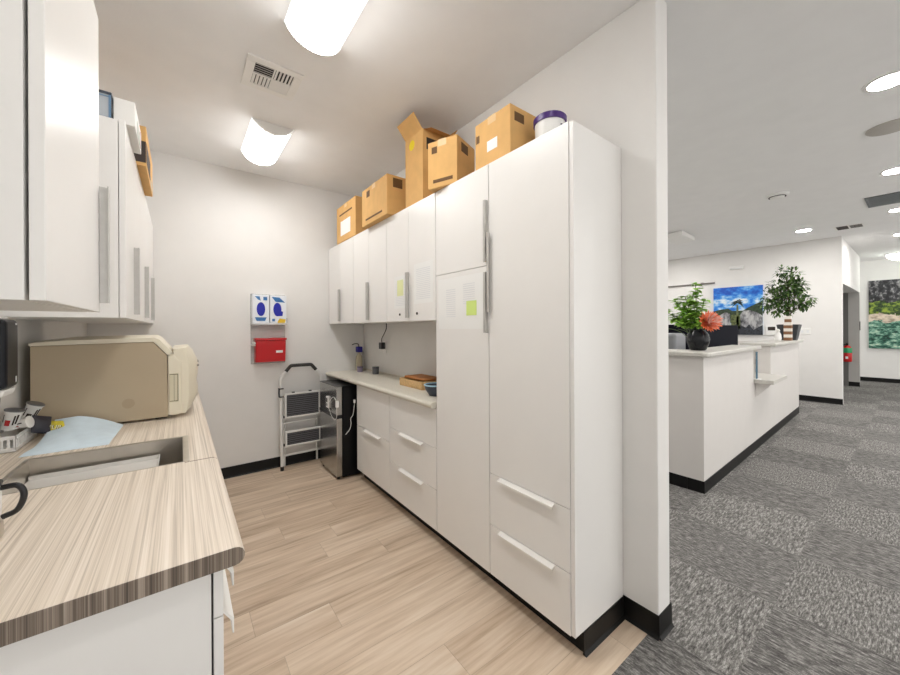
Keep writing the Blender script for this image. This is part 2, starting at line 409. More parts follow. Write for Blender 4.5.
for k, (y0, y1, lab) in enumerate([(.902, 1.5, 'white drawer cabinet under the near end of the striped counter'),
                                  (1.502, 2.1, 'white sink cabinet under the steel sink'), (2.102, 2.97, 'white base cabinet under the beige machine'),
                                  (2.972, 3.835, 'white base cabinet at the back wall under the striped counter')]):
    t = thing('base_cabinet', lab, 'cabinet', (-.25, (y0 + y1) / 2, 0), GB)
    if k == 1:
        bm = bmesh.new(); xa, xb = XL + .002, BX - .022
        box(bm, xa, xb, y0, y0 + .018, .1, .858); box(bm, xa, xb, y1 - .018, y1, .1, .858); box(bm, xa, xb, y0 + .018, y1 - .018, .1, .118); box(bm, xa, xa + .01, y0 + .018, y1 - .018, .118, .858)
        obj('body', bm, M_cab, t)
    else: obj('body', B(XL + .002, BX - .022, y0, y1, .1, .858), M_cab, t, bevel=.001)
    obj('plinth', B(XL + .002, BX - .07, y0, y1, 0, .1), M_black, t)
    fr = [(.753, .856), (.43, .75), (.102, .427)] if k == 0 else [(.753, .856)] if k == 1 else [(.753, .856), (.102, .75)]
    for z0, z1 in fr:
        d = obj('drawer', B(BX - .018, BX, y0 + .0015, y1 - .0015, z0, z1), M_cab, t, bevel=.0015)
        hpull(BX, z1 - .004, y0 + .03, y1 - .06, d, face=1, drop=.062)
    if k == 1:
        ym = (y0 + y1) / 2
        for a, b, e, s in ((y0 + .0015, ym - .0015, ym - .004, -1), (ym + .0015, y1 - .0015, ym + .004, 1)):
            d = obj('door', B(BX - .018, BX, a, b, .102, .75), M_cab, t, bevel=.0015); vpull(BX, e, .43, .73, s, d, face=1)
SX0, SX1, SY0, SY1 = -.435, .010, 1.562, 1.925
t = thing('countertop', 'striped grey beige laminate worktop with the sink cut into it', 'countertop', (-.2, 2.3, .86))
bm = bmesh.new(); PF = bull(.110, XL, .862, .900)
prism(bm, PF, 'y', .8835, SY0); prism(bm, PF, 'y', SY1, YB - .002); prism(bm, bull(.110, SX1, .862, .900), 'y', SY0, SY1); box(bm, XL, SX0, SY0, SY1, .862, .900)
bmesh.ops.remove_doubles(bm, verts=bm.verts, dist=1e-5)
obj('top', bm, M_lam, t, smooth=True)
obj('end_cap', prism(bmesh.new(), PF, 'y', .882, .8835), M_lamend, t, smooth=True, label='darker streaked end face')
obj('seam', prism(bmesh.new(), [(SX1 + .001, .9003), (.092, .9003), (.1055, .893), (.1055, .8945), (.093, .9012), (SX1 + .001, .9012)], 'y', 1.5505, 1.5525), mat('seam_brown', (128, 100, 86), .6), t)
# sink
t = thing('sink', 'undermounted stainless steel sink in the striped counter', 'sink', (-.21, 1.74, .73))
bm = bmesh.new(); w = .003; D = .735
a0, a1, b0, b1 = SX0 + .0006, SX1 - .0006, SY0 + .0006, SY1 - .0006; ZT = .9006
box(bm, a0, a0 + w, b0, b1, D, ZT); box(bm, a1 - w, a1, b0, b1, D, ZT); box(bm, a0 + w, a1 - w, b0, b0 + w, D, ZT); box(bm, a0 + w, a1 - w, b1 - w, b1, D, ZT)
box(bm, a0, a1, b0, b1, D - w, D)
obj('basin', bm, M_steel, t)
bm = bmesh.new(); box(bm, a0 - .010, a0 + .001, b0, b1 + .014, .9003, .9016); box(bm, a1 - .001, a1 + .016, b0, b1 + .014, .9003, .9016); box(bm, a0 + .001, a1 - .001, b1 - .001, b1 + .014, .9003, .9016)
obj('rim', bm, M_steel, t)
bm = bmesh.new(); T0, T1, U0, U1 = SX0 + .008, -.068, SY0 + .006, SY1 - .03
box(bm, T0, T1, U0, U1, .832, .835); box(bm, T0, T1, U1 - .003, U1, .835, .850); box(bm, T1 - .003, T1, U0, U1 - .003, .835, .850)
box(bm, T0 - .004, T0 + .002, U0, U1, .829, .832); box(bm, T0, T1, U0 - .002, U0 + .004, .829, .832)
obj('drain_tray', bm, mat('bright_steel', (226, 224, 220), .42, metal=.5, var=.02), t, label='pale steel drain tray inside the basin')
obj('drain', lathe(bmesh.new(), [(0, 0), (.03, 0), (.044, .004), (.046, .0), (.046, -.006), (0, -.006)], (-.21, 1.78, D + .006)), mat('dark_steel', (120, 118, 114), .3, metal=1), t, smooth=True)
bm = bmesh.new(); r = .0022
for i in range(14):
    x = SX0 + .04 + i * .0285; tube(bm, [(x, SY0 + .03, D + .022), (x, SY1 - .03, D + .022)], r, 6)
tube(bm, [(SX0 + .03, SY0 + .03, D + .022), (SX1 - .03, SY0 + .03, D + .022), (SX1 - .03, SY1 - .03, D + .022), (SX0 + .03, SY1 - .03, D + .022)], .003, 6, closed=True)
for x in (SX0 + .03, SX1 - .03):
    for y in (SY0 + .03, SY1 - .03): tube(bm, [(x, y, D), (x, y, D + .022)], .004, 6)
obj('bottom_grid', bm, M_steel, t)

# ------------------------------------------------------------------ things on the left counter
M_bside = mat('taupe_plastic', (176, 160, 135), .55, var=.03, vscale=3)
M_cream = mat('cream_plastic', (224, 216, 196), .42, var=.015)
t = thing('countertop_sterilizer', 'large beige countertop sterilizer with a cream rounded front', 'sterilizer', (-.25, 2.57, .9))
SY, SE, SZ = 2.361, 2.79, .912
core = [(-.527, SZ), (-.527, 1.293), (-.111, 1.303), (-.055, 1.232), (-.052, SZ)]
obj('side_panel', prism(bmesh.new(), core, 'y', SY, SY + .02), M_bside, t, bevel=.003, label='flat taupe side panel')
obj('body', prism(bmesh.new(), [(-.52, SZ), (-.52, 1.29), (-.115, 1.298), (-.06, 1.23), (-.056, SZ)], 'y', SY + .02, SE - .02), M_cream, t)
obj('side_panel', prism(bmesh.new(), core, 'y', SE - .02, SE), M_bside, t, bevel=.003)
bm = bmesh.new(); rows = []
for j in range(9):
    v = j / 8; y = SY - .004 + (SE - SY + .008) * v; cr = .014 * math.sin(PI * v) ** .7
    pr = [(-.53, 1.294), (-.53, 1.306 + cr * .5), (-.42, 1.316 + cr), (-.235, 1.320 + cr), (-.105, 1.322 + cr), (-.085, 1.312 + cr), (-.028, 1.238 + cr * .4), (-.052, 1.232), (-.109, 1.303)]
    rows.append([bm.verts.new((x, y, z)) for x, z in pr])
for A, C in zip(rows, rows[1:]):
    for k in range(len(A)): bm.faces.new((A[k], A[(k + 1) % len(A)], C[(k + 1) % len(A)], C[k]))
bm.faces.new(rows[0]); bm.faces.new(rows[-1][::-1])
obj('lid', bm, M_cream, t, smooth=True)
obj('front_frame', prism(bmesh.new(), [(-.052, SZ + .004), (-.052, 1.23), (-.03, 1.238), (.004, 1.19), (.006, .935), (-.01, SZ + .004)], 'y', SY + .002, SE - .002), M_cream, t, bevel=.006)
obj('latch_window', B(-.046, -.008, SY - .0005, SY + .004, .985, 1.135), mat('cream_recess', (205, 197, 172), .5), t, bevel=.002)
bm = bmesh.new()
fr = [(.989, .992), (1.128, 1.131)]
for z0, z1 in fr: box(bm, -.045, -.009, SY - .0012, SY - .0004, z0, z1)
box(bm, -.012, -.009, SY - .0012, SY - .0004, .992, 1.128); box(bm, -.027, -.0255, SY - .0012, SY - .0004, .992, 1.128)
obj('latch_outline', bm, mat('olive_line', (92, 88, 62), .6), t)
bm = bmesh.new(); rows = []
for j in range(13):
    v = j / 12; y = SY + .012 + (SE - SY - .024) * v; q = max(.0, math.sin(PI * v)) ** .45
    pr = []; q = max(.0, math.sin(PI * v)) ** .28
    for i in range(13):
        s = i / 12; z = .945 + (1.268 - .945) * s
        prof = min(1, .55 + 2.6 * s) if s < .2 else 1 if s < .72 else 1 - ((s - .72) / .28) ** 1.6 * .62
        dent = .007 * math.exp(-((s - .42) / .07) ** 2)
        pr.append((.006 + (.030 + .046 * q) * prof - dent * q, y, z + .010 * math.sin(PI * v) * (1 if s > .9 else 0) - .025 * (1 - q) * (1 if s < .1 else .1)))
    rows.append([bm.verts.new(p) for p in pr])
back = [[bm.verts.new((-.012, r[0].co.y, r[0].co.z)), bm.verts.new((-.03, r[-1].co.y, r[-1].co.z - .005))] for r in rows]
for a in range(12):
    A, C = rows[a], rows[a + 1]
    for i in range(12): bm.faces.new((A[i], A[i + 1], C[i + 1], C[i]))
    bm.faces.new((A[0], back[a][0], back[a + 1][0], C[0])); bm.faces.new((A[-1], C[-1], back[a + 1][1], back[a][1])); bm.faces.new((back[a][0], back[a][1], back[a + 1][1], back[a + 1][0]))
for e in (0, 12): bm.faces.new(rows[e] + [back[e][1], back[e][0]])
dr = obj('door', bm, M_cream, t, smooth=True, label='rounded cream front door')
obj('door_button', prism(bmesh.new(), [(.064, 1.165), (.088, 1.165), (.0865, 1.178), (.064, 1.178)], 'y', 2.66, 2.70), M_dark, dr)
obj('vent_slot', B(-.040, -.028, SY - .0055, SY + .02, 1.2405, 1.2425), M_dark, dr)
obj('side_badge', prism(bmesh.new(), [(-.205 + .024 * math.cos(a), 1.0 + .024 * math.sin(a)) for a in [2 * PI * k / 24 for k in range(24)]], 'y', SY - .0008, SY - .0001), mat('taupe_badge', (168, 151, 126), .6), t)
obj('brand_mark', B(.070, .0835, 2.44, 2.50, 1.160, 1.167), mat('grey_mark', (150, 146, 136), .6), dr)
for x in (-.48, -.09):
    for y in (SY + .05, SE - .05): obj('foot', lathe(bmesh.new(), [(0, 0), (.016, 0), (.016, .012), (0, .012)], (x, y, .9), n=12), M_blackp, t)

t = thing('soap_dispenser', 'tall black touchless dispenser on the wall beside the sink', 'dispenser', (-.53, 1.88, 1.14))
obj('body', B(XL, -.458, 1.82, 1.942, 1.168, 1.402), mat('gloss_black_plastic', (18, 20, 26), .35, var=.1, spec=.25), t, bevel=.016, seg=4)
obj('nozzle_tray', prism(bmesh.new(), [(XL, 1.142), (-.47, 1.142), (-.462, 1.166), (XL, 1.166)], 'y', 1.828, 1.934), M_whitep, t, bevel=.006)
obj('cap', B(XL, -.48, 1.83, 1.93, 1.4025, 1.411), M_whitep, t, bevel=.004)
obj('indicator', B(-.4585, -.457, 1.905, 1.918, 1.383, 1.389), M_whitep, t)
obj('logo', B(-.4585, -.457, 1.904, 1.913, 1.185, 1.205), M_ink, t)
obj('cord', tube(bmesh.new(), curve_pts([(-.54, 1.935, 1.155), (-.53, 2.02, 1.135), (-.535, 2.05, 1.09), (-.545, 2.05, 1.03), (-.552, 2.03, .97)], 6), .004, 8), M_blackp, t)

t = thing('storage_basket', 'narrow white slotted basket against the wall by the beige machine', 'basket', (-.53, 2.23, .9))
bm = bmesh.new(); X0, X1, Y0, Y1, Zb, Zt = -.562, -.502, 2.09, 2.345, .9, .962
box(bm, X0, X1, Y0, Y1, Zb, Zb + .003); box(bm, X0, X0 + .003, Y0, Y1, Zb, Zt)
for z0, z1 in ((Zb, Zb + .016), (Zt - .014, Zt)):
    box(bm, X0, X1, Y0, Y0 + .003, z0, z1); box(bm, X0, X1, Y1 - .003, Y1, z0, z1); box(bm, X1 - .003, X1, Y0, Y1, z0, z1)
for i in range(4):
    x = X0 + .003 + i * .0165; box(bm, x, x + .0085, Y0, Y0 + .003, Zb + .016, Zt - .014)
for i in range(13):
    y = Y0 + i * .0205; box(bm, X1 - .003, X1, y, y + .0085, Zb + .016, Zt - .014)
obj('shell', bm, M_whitep, t, bevel=.0008)
M_lid = mat('foil_lid_grey', (120, 122, 126), .35, metal=.6, var=.1)
M_pod = mat('printed_pod_white', (228, 226, 222), .45, var=.02)
M_red = mat('label_red', (172, 30, 34), .5)
def pod(c, axis, r, h, lab, red=True, cap=True):
    q = Vector((0, 0, 1)).rotation_difference(Vector(axis).normalized()).to_matrix().to_4x4()
    t = thing('drink_pod', lab, 'pod', c, 'drink pods in the white basket')
    obj('cup', lathe(bmesh.new(), [(0, -h), (r * .72, -h), (r * .76, -h * .9), (r * .95, -h * .08), (r, -.004), (r * 1.06, -.003), (r * 1.06, 0), (0, 0)], c, 22, mtx=q), M_pod, t, smooth=True)
    obj('lid', lathe(bmesh.new(), [(0, .0), (r * 1.09, .0), (r * 1.09, .003), (r * .98, .004), (0, .004)], c, 22, mtx=q), M_lid if cap else M_pod, t, smooth=True)
    bm = bmesh.new(); n = 6
    for (a0, a1, z0, z1) in ((.1, .75, -.75, -.45), (1.0, 1.2, -.7, -.2), (1.3, 1.55, -.65, -.15), (-.4, -.2, -.6, -.2)):
        m = []
        for zz in (z0, z1):
            rr = r * (.95 + .2 * zz) + .0012
            m.append([bm.verts.new(q @ Vector((rr * math.cos(TH + a0 + (a1 - a0) * k / n), rr * math.sin(TH + a0 + (a1 - a0) * k / n), zz * h)) + Vector(c)) for k in range(n + 1)])
        for k in range(n): bm.faces.new((m[0][k], m[0][k + 1], m[1][k + 1], m[1][k])).material_index = 0 if a0 == .1 else 1
    obj('printed_marks', bm, [M_red if red else M_dark, M_dark], t)
TH = -2.2
pod((-.522, 2.16, 1.048), (.25, -.1, 1), .026, .075, 'white drink pod with grey lid and a red mark, left in the basket')
TH = -1.9
pod((-.488, 2.26, 1.052), (.45, -.1, 1), .026, .08, 'white drink pod with grey lid, right in the basket beside the beige machine', red=False)
TH = -1.7
pod((-.487, 2.17, .995), (.9, -.25, .2), .022, .05, 'small white cup with a red label lying on the basket rim', cap=False)
t = thing('snack_sachet', 'black and yellow printed sachet leaning between the basket and blue cloth', 'packet', (-.46, 2.25, .93))
def pouch(name, c, u, v, th, m, parent, nx=8, ny=6):
    c, u, v = Vector(c), Vector(u), Vector(v); n = u.cross(v).normalized(); bm = bmesh.new(); S = []
    for s in (1, -1):
        gr = [[bm.verts.new(c + u * (i / nx - .5) + v * (j / ny - .5) + n * s * (th * (math.sin(PI * i / nx) * math.sin(PI * j / ny)) ** .6 + .0006)) for j in range(ny + 1)] for i in range(nx + 1)]
        for i in range(nx):
            for j in range(ny): bm.faces.new((gr[i][j], gr[i + 1][j], gr[i + 1][j + 1], gr[i][j + 1]))
    bmesh.ops.remove_doubles(bm, verts=bm.verts, dist=.0015)
    return obj(name, bm, m, parent, smooth=True)
pouch('pouch', (-.468, 2.24, .966), (.05, .03, -.02), (.0, .02, .07), .010, mat('packet_black', (40, 38, 48), .4), t)
pouch('yellow_end', (-.430, 2.262, .945), (.05, .02, -.012), (-.012, .012, .052), .006, mat('packet_yellow', (206, 190, 44), .4, var=.2, vscale=60), t)
def text(name, s, size, mtx, m, parent=None, ext=.0006):
    cu = bpy.data.curves.new(name, 'FONT'); cu.body = s; cu.size = size; cu.extrude = ext; cu.align_x = 'CENTER'; cu.align_y = 'CENTER'
    o = bpy.data.objects.new(name, cu); COL.objects.link(o)
    dg = bpy.context.evaluated_depsgraph_get(); me = bpy.data.meshes.new_from_object(o.evaluated_get(dg))
    bpy.data.objects.remove(o); me.transform(mtx)
    if parent: me.transform(Matrix.Translation(-OFF.get(parent.name, Vector())))
    me.materials.append(m); o = bpy.data.objects.new(name, me); COL.objects.link(o)
    if parent: o.parent = parent; OFF[o.name] = OFF.get(parent.name, Vector())
    return o
def basis(c, right, up):
    r = Vector(right).normalized(); u = Vector(up); u = (u - r * u.dot(r)).normalized(); n = r.cross(u)
    return Matrix(((r.x, u.x, n.x, c[0]), (r.y, u.y, n.y, c[1]), (r.z, u.z, n.z, c[2]), (0, 0, 0, 1)))
text('lettering_shadow', 'FLIP', .023, basis((-.4308, 2.2525, .9455), (.05, .02, -.012), (-.012, .012, .052)), M_dark, t, .0004)
text('lettering', 'FLIP', .022, basis((-.4325, 2.2505, .947), (.05, .02, -.012), (-.012, .012, .052)), mat('letter_cream', (240, 236, 190), .5), t)
t = thing('drink_sachet', 'crumpled white printed sachet lying under the drink pods', 'packet', (-.53, 2.2, .97))
pouch('pouch', (-.53, 2.2, .985), (.045, .01, .01), (-.01, .1, .02), .012, mat('packet_print', (214, 213, 212), .4, var=.5, vscale=120), t)

def m_cloth():
    return mat('pale_blue_tissue', (214, 230, 240), .85, var=.03, vscale=30)
bm = bmesh.new(); nx, ny = 26, 26
A, Bq, C, Dq = Vector((-.472, 1.985, .9025)), Vector((-.232, 1.985, .9025)), Vector((-.222, 2.345, .9025)), Vector((-.445, 2.330, .9025))
gr = []
for i in range(nx + 1):
    col = []
    for j in range(ny + 1):
        u, v = i / nx, j / ny
        p = A * (1 - u) * (1 - v) + Bq * u * (1 - v) + C * u * v + Dq * (1 - u) * v
        h = .078 * (max(0, v - .35) / .65) ** 1.5 * max(0, 1 - (max(0, u - .30) / .7) ** 1.3) * (1 - .18 * (1 - u)) + .004 * abs(math.sin(9 * u + 5 * v)) * math.sin(PI * u) * math.sin(PI * v) + .005 * max(0, math.sin(4 * v + 6 * u + 1.2)) ** 6 * math.sin(PI * v)
        col.append((p + Vector((0, 0, h)), 0))
    gr.append(col)
top = [[bm.verts.new(p + Vector((0, 0, .0012))) for p, _ in c] for c in gr]; bot = [[bm.verts.new(p) for p, _ in c] for c in gr]
for i in range(nx):
    for j in range(ny):
        bm.faces.new((top[i][j], top[i + 1][j], top[i + 1][j + 1], top[i][j + 1])); bm.faces.new((bot[i][j], bot[i][j + 1], bot[i + 1][j + 1], bot[i + 1][j]))
for i in range(nx):
    for j in (0, ny): bm.faces.new((top[i][j], top[i + 1][j], bot[i + 1][j], bot[i][j]))
for j in range(ny):
    for i in (0, nx): bm.faces.new((top[i][j], top[i][j + 1], bot[i][j + 1], bot[i][j]))
bmesh.ops.translate(bm, verts=bm.verts, vec=(0, 0, -.002))
tag(obj('blue_cloth', bm, m_cloth(), smooth=True), 'pale blue disposable cloth spread on the counter behind the sink', 'cloth')

t = thing('travel_mug', 'white mug with a black handle and steel foot on the near striped counter', 'mug', (-.362, 1.245, .9))
cx, cy = -.362, 1.245
obj('foot', lathe(bmesh.new(), [(0, 0), (.041, 0), (.043, .004), (.043, .038), (.040, .041), (0, .041)], (cx, cy, .9)), M_steel, t, smooth=True)
obj('body', lathe(bmesh.new(), [(0, .041), (.038, .041), (.040, .046), (.041, .118), (.038, .118), (.036, .05), (0, .05)], (cx, cy, .9)), M_whitep, t, smooth=True)
obj('rim', lathe(bmesh.new(), [(.036, .1185), (.042, .1185), (.043, .124), (.039, .126), (.036, .122)], (cx, cy, .9), ring=True), M_blackp, t, smooth=True)
obj('handle', tube(bmesh.new(), curve_pts([(cx + .04, cy, 1.012), (cx + .066, cy - .004, 1.012), (cx + .076, cy - .006, .99), (cx + .066, cy - .004, .958), (cx + .043, cy, .946)], 6), .006, 10), M_blackp, t, smooth=True)

# on top of the left wall cabinets
M_carton = mat('white_carton', (232, 230, 226), .6, var=.01)
t = thing('plastic_bin', 'clear plastic bin with blue rim lines on top of the left wall cabinet', 'bin', (-.34, 2.1, 2.217))
M_clear = mat('clear_plastic', (225, 232, 238), .1, alpha=.45); M_blue = mat('bin_blue_edge', (96, 128, 158), .4)
bm = bmesh.new(); a = (-.50, -.222, 1.985, 2.25)
box(bm, a[0], a[1], a[2], a[2] + .003, 2.217, 2.318); box(bm, a[0], a[1], a[3] - .003, a[3], 2.217, 2.318); box(bm, a[0], a[0] + .003, a[2] + .003, a[3] - .003, 2.217, 2.318); box(bm, a[1] - .003, a[1], a[2] + .003, a[3] - .003, 2.217, 2.318); box(bm, a[0] + .003, a[1] - .003, a[2] + .003, a[3] - .003, 2.217, 2.220)
obj('shell', bm, M_clear, t)
bm = bmesh.new(); box(bm, a[1] - .006, a[1] + .001, a[2] - .001, a[2] + .006, 2.22, 2.318); box(bm, a[0], a[1], a[2] - .0015, a[2], 2.308, 2.312)
obj('blue_edge', bm, M_blue, t)
obj('lid', B(a[0] - .004, a[1] + .004, a[2] - .004, a[3] + .004, 2.3185, 2.328), mat('bin_dark_lid', (62, 70, 80), .4), t, bevel=.002)
t = thing('shipping_carton', 'white carton with a red edged print on top of the left wall cabinet', 'box', (-.18, 2.14, 2.217))
obj('carton', B(-.214, -.148, 1.99, 2.29, 2.217, 2.318), M_carton, t, bevel=.002)
bm = bmesh.new(); box(bm, -.1478, -.1470, 2.08, 2.225, 2.225, 2.285); obj('side_print', bm, mat('print_sage', (184, 190, 182), .6), t)
bm = bmesh.new(); box(bm, -.1478, -.1468, 2.228, 2.236, 2.225, 2.30); obj('red_edge', bm, M_red, t)
t = thing('shipping_carton', 'brown carton with its shaded opening painted dark on top of the left wall cabinet', 'box', (-.3, 2.6, 2.217))
obj('carton', B(-.46, -.138, 2.44, 2.98, 2.217, 2.425), M_card, t, bevel=.003)
obj('opening_shade', B(-.1378, -.1366, 2.445, 2.74, 2.245, 2.34), mat('opening_shade_brown', (58, 46, 42), .6), t)  # dark patches paint the shaded open gap onto the carton faces
obj('front_opening_shade', B(-.21, -.139, 2.4388, 2.4398, 2.235, 2.345), mat('opening_shade_brown', (58, 46, 42), .6), t)
obj('tape', B(-.1378, -.1368, 2.76, 2.90, 2.225, 2.275), mat('label_tan', (196, 182, 160), .6), t)

# ------------------------------------------------------------------ back wall
t = thing('glove_dispenser', 'clear wall rack holding the two glove boxes', 'dispenser', (.68, 3.8, 1.36))
M_rack = mat('clear_acrylic', (240, 240, 238), .15, alpha=.3)
bm = bmesh.new(); box(bm, .532, .836, YB - .004, YB, 1.03, 1.70); box(bm, .532, .836, YB - .092, YB - .004, 1.402, 1.407); box(bm, .532, .836, YB - .092, YB - .089, 1.407, 1.425)
for x in (.532, .681, .833): box(bm, x, x + .003, YB - .092, YB - .004, 1.407, 1.47)
obj('rack', bm, M_rack, t)
M_gb = mat('glove_box_white', (232, 236, 242), .5, var=.01); M_gblue = mat('glove_blue', (18, 30, 168), .45, var=.12); M_gteal = mat('glove_box_teal', (58, 116, 176), .5, var=.2, vscale=60); M_gyel = mat('glove_box_yellow', (222, 182, 40), .5)
for k, (x0, x1) in enumerate(((.5365, .6795), (.6855, .8315))):
    t = thing('glove_box', ('white glove box with a centred blue oval, left in the wall rack', 'white glove box with a yellow corner patch, right in the wall rack')[k], 'box', ((x0 + x1) / 2, YB - .045, 1.407), 'glove boxes')
    y = YB - .086
    obj('carton', B(x0, x1, y, YB - .006, 1.4075, 1.687), M_gb, t, bevel=.002)
    xm = (x0 + x1) / 2 - (.0, .008)[k]
    bm = bmesh.new(); prism(bm, [(xm + .036 * math.cos(a), 1.552 + .066 * math.sin(a)) for a in [2 * PI * i / 24 for i in range(24)]], 'y', y - .0015, y - .0002)
    if k: prism(bm, [(xm + .012, 1.55), (xm + .05, 1.53), (xm + .045, 1.49), (xm + .0, 1.487)], 'y', y - .0018, y - .0002)
    obj('blue_glove_print', bm, M_gblue, t)
    bm = bmesh.new()
    if k == 0:
        prism(bm, [(x0 + .02, 1.672), (x0 + .06, 1.672), (x0 + .07, 1.632), (x0 + .05, 1.640)], 'y', y - .001, y - .0002); box(bm, x0 + .092, x0 + .125, y - .001, y - .0002, 1.636, 1.668)
        prism(bm, [(x0 + .02, 1.475), (x0 + .12, 1.475), (x0 + .105, 1.44), (x0 + .035, 1.44)], 'y', y - .001, y - .0002)
    else:
        prism(bm, [(x0 + .015, 1.672), (x0 + .085, 1.668), (x0 + .135, 1.62), (x0 + .05, 1.625)], 'y', y - .001, y - .0002); box(bm, x0 + .018, x0 + .043, y - .001, y - .0002, 1.437, 1.462)
    obj('printed_panel', bm, M_gteal, t)
    if k: obj('yellow_patch', prism(bmesh.new(), [(x0 + .065, 1.435), (x0 + .085, 1.465), (x0 + .14, 1.458), (x0 + .13, 1.414), (x0 + .07, 1.412)], 'y', y - .001, y - .0002), M_gyel, t)
t = thing('wall_bin', 'red plastic wall bin with a white sticker below the glove boxes', 'bin', (.69, 3.79, 1.045))
M_redp = mat('red_plastic', (196, 22, 30), .3, var=.04)
obj('bin', prism(bmesh.new(), [(YB - .005, 1.045), (YB - .085, 1.05), (YB - .105, 1.255), (YB - .005, 1.255)], 'x', .562, .822), M_redp, t, bevel=.006)
obj('lid', B(.556, .828, YB - .112, YB - .005, 1.256, 1.278), M_redp, t, bevel=.004)
obj('label_sticker', prism(bmesh.new(), [(YB - .0945, 1.135), (YB - .0960, 1.135), (YB - .0983, 1.158), (YB - .0968, 1.158)], 'x', .735, .795), M_paper, t)
obj('bracket', B(.533, .561, YB - .09, YB - .005, 1.205, 1.215), M_whitep, t, bevel=.002)
obj('key_lock', tube(bmesh.new(), [(.548, YB - .07, 1.232), (.548, YB - .098, 1.232)], .014, 14), M_alu, t, label='round metal lock')

# step ladder folded against the back wall
t = thing('step_ladder', 'white folding step stool with grey treads leaning on the back wall', 'ladder', (.96, 3.76, 0))
M_wm = mat('white_powder_coat', (230, 229, 226), .35, var=.01); M_tread = mat('grey_tread_rubber', (92, 92, 96), .6, var=.08)
yL = 3.745
obj('rail', tube(bmesh.new(), [(.778, yL - .03, .03), (.778, yL, .45), (.778, yL + .022, .845), (.780, yL + .024, .875), (.788, yL + .025, .895), (.84, yL + .03, .958)], .0145, 12), M_wm, t, smooth=True)
obj('rail', tube(bmesh.new(), [(1.165, yL - .03, .03), (1.165, yL, .45), (1.165, yL + .022, .845), (1.163, yL + .024, .875), (1.155, yL + .025, .895), (1.105, yL + .03, .958)], .0145, 12), M_wm, t, smooth=True)
obj('grip', tube(bmesh.new(), [(.828, yL + .029, .944), (.866, yL + .03, .990), (.874, yL + .03, .997), (.886, yL + .03, 1.0), (1.059, yL + .03, 1.0), (1.071, yL + .03, .997), (1.079, yL + .03, .990), (1.117, yL + .029, .944)], .0165, 12), mat('black_foam_grip', (52, 50, 48), .7), t, smooth=True)
for x in (.778, 1.165): obj('foot', tube(bmesh.new(), [(x, yL - .031, 0.0), (x, yL - .03, .04)], .0165, 12), M_blackp, t, label='black rubber foot')
for x in (.815, 1.128): obj('rear_leg', tube(bmesh.new(), [(x, yL + .045, .012), (x, yL + .035, .70)], .010, 10), M_wm, t, smooth=True)
def tread(z0, z1, y):
    bm = bmesh.new(); x0, x1, w = .803, 1.140, .017
    box(bm, x0, x1, y - .004, y + .02, z0, z0 + w); box(bm, x0, x1, y - .004, y + .02, z1 - w, z1); box(bm, x0, x0 + w, y - .004, y + .02, z0 + w, z1 - w); box(bm, x1 - w, x1, y - .004, y + .02, z0 + w, z1 - w)
    f = obj('step', bm, M_wm, t, bevel=.003)
    bm = bmesh.new(); box(bm, x0 + w, x1 - w, y + .003, y + .015, z0 + w, z1 - w, 1); n = int((z1 - z0 - 2 * w) / .019)
    for i in range(n):
        z = z0 + w + .004 + i * .019; box(bm, x0 + w, x1 - w, y - .001, y + .003, z, z + .011)
    obj('tread_mat', bm, [M_tread, mat('tread_groove', (44, 44, 48), .7)], f)
tread(.495, .738, yL - .035); tread(.222, .372, yL - .05)
bm = bmesh.new(); box(bm, .79, 1.153, yL - .02, yL - .008, .44, .452); box(bm, .79, 1.153, yL - .03, yL - .018, .130, .146)
obj('cross_brace', bm, M_wm, t, bevel=.002)
bm = bmesh.new(); box(bm, .757, .7655, yL - .012, yL + .035, .70, .79); box(bm, .757, .80, yL - .012, yL - .002, .70, .712); box(bm, .757, .80, yL - .012, yL - .002, .778, .79)
obj('locking_clip', bm, M_blackp, t, bevel=.002)
bm = bmesh.new()
for x in (.87, 1.03): box(bm, x, x + .025, yL - .035, yL - .015, .738, .748)
for z in (.50, .228): box(bm, .793, .806, yL - .03, yL - .012, z, z + .022)
obj('hinge_plug', bm, M_blackp, t)

# small fridge, turned a little
fr_rot = math.radians(.4)
t = thing('mini_fridge', 'small two door fridge with steel doors and black side under the counter', 'fridge', (1.116, 3.163, 0), rotz=fr_rot)
Lf = dict(local=True)
W, FD, FH = .468, .47, .843
obj('cabinet', B(.055, FD + .03, 0, W, .018, FH), mat('fridge_black', (12, 13, 15), .35, var=.1, spec=.25), t, bevel=.004, **Lf)
M_fr = mat('fridge_steel', (186, 186, 184), .24, metal=1.0, var=.03, vscale=4)
for z0, z1 in ((.585, FH - .004), (.03, .553)):
    dd = obj('door', B(0, .05, 0, W, z0, z1), M_fr, t, bevel=.004, **Lf)
obj('door_grip', B(-.008, .05, -.001, W - .004, .5535, .5845), M_blackp, t, bevel=.003, **Lf)
obj('top_cap', B(-.002, .052, -.001, W + .001, FH - .0035, FH), M_blackp, t, **Lf)
for x in (.03, FD - .05):
    for y in (.04, W - .04): obj('foot', lathe(bmesh.new(), [(0, 0), (.015, 0), (.015, .03 if x < .05 else .018), (0, .03 if x < .05 else .018)], (x, y, 0), n=12), M_blackp, t, **Lf)
fridge = t
FM = Matrix.Translation((1.116, 3.163, 0)) @ Matrix.Rotation(fr_rot, 4, 'Z')
def fp(x, y, z): return FM @ Vector((x, y, z))
t = thing('fridge_thermometer', 'white digital thermometer stuck on the small fridge door with its looping cord', 'thermometer', tuple(fp(-.01, .21, .6)), rotz=fr_rot)
def FL(bm):
    bmesh.ops.translate(bm, verts=bm.verts, vec=(.01, -.21, -.6)); return bm
obj('display_unit', FL(B(-.016, -.0005, .185, .245, .622, .728)), M_whitep, t, bevel=.004, **Lf)
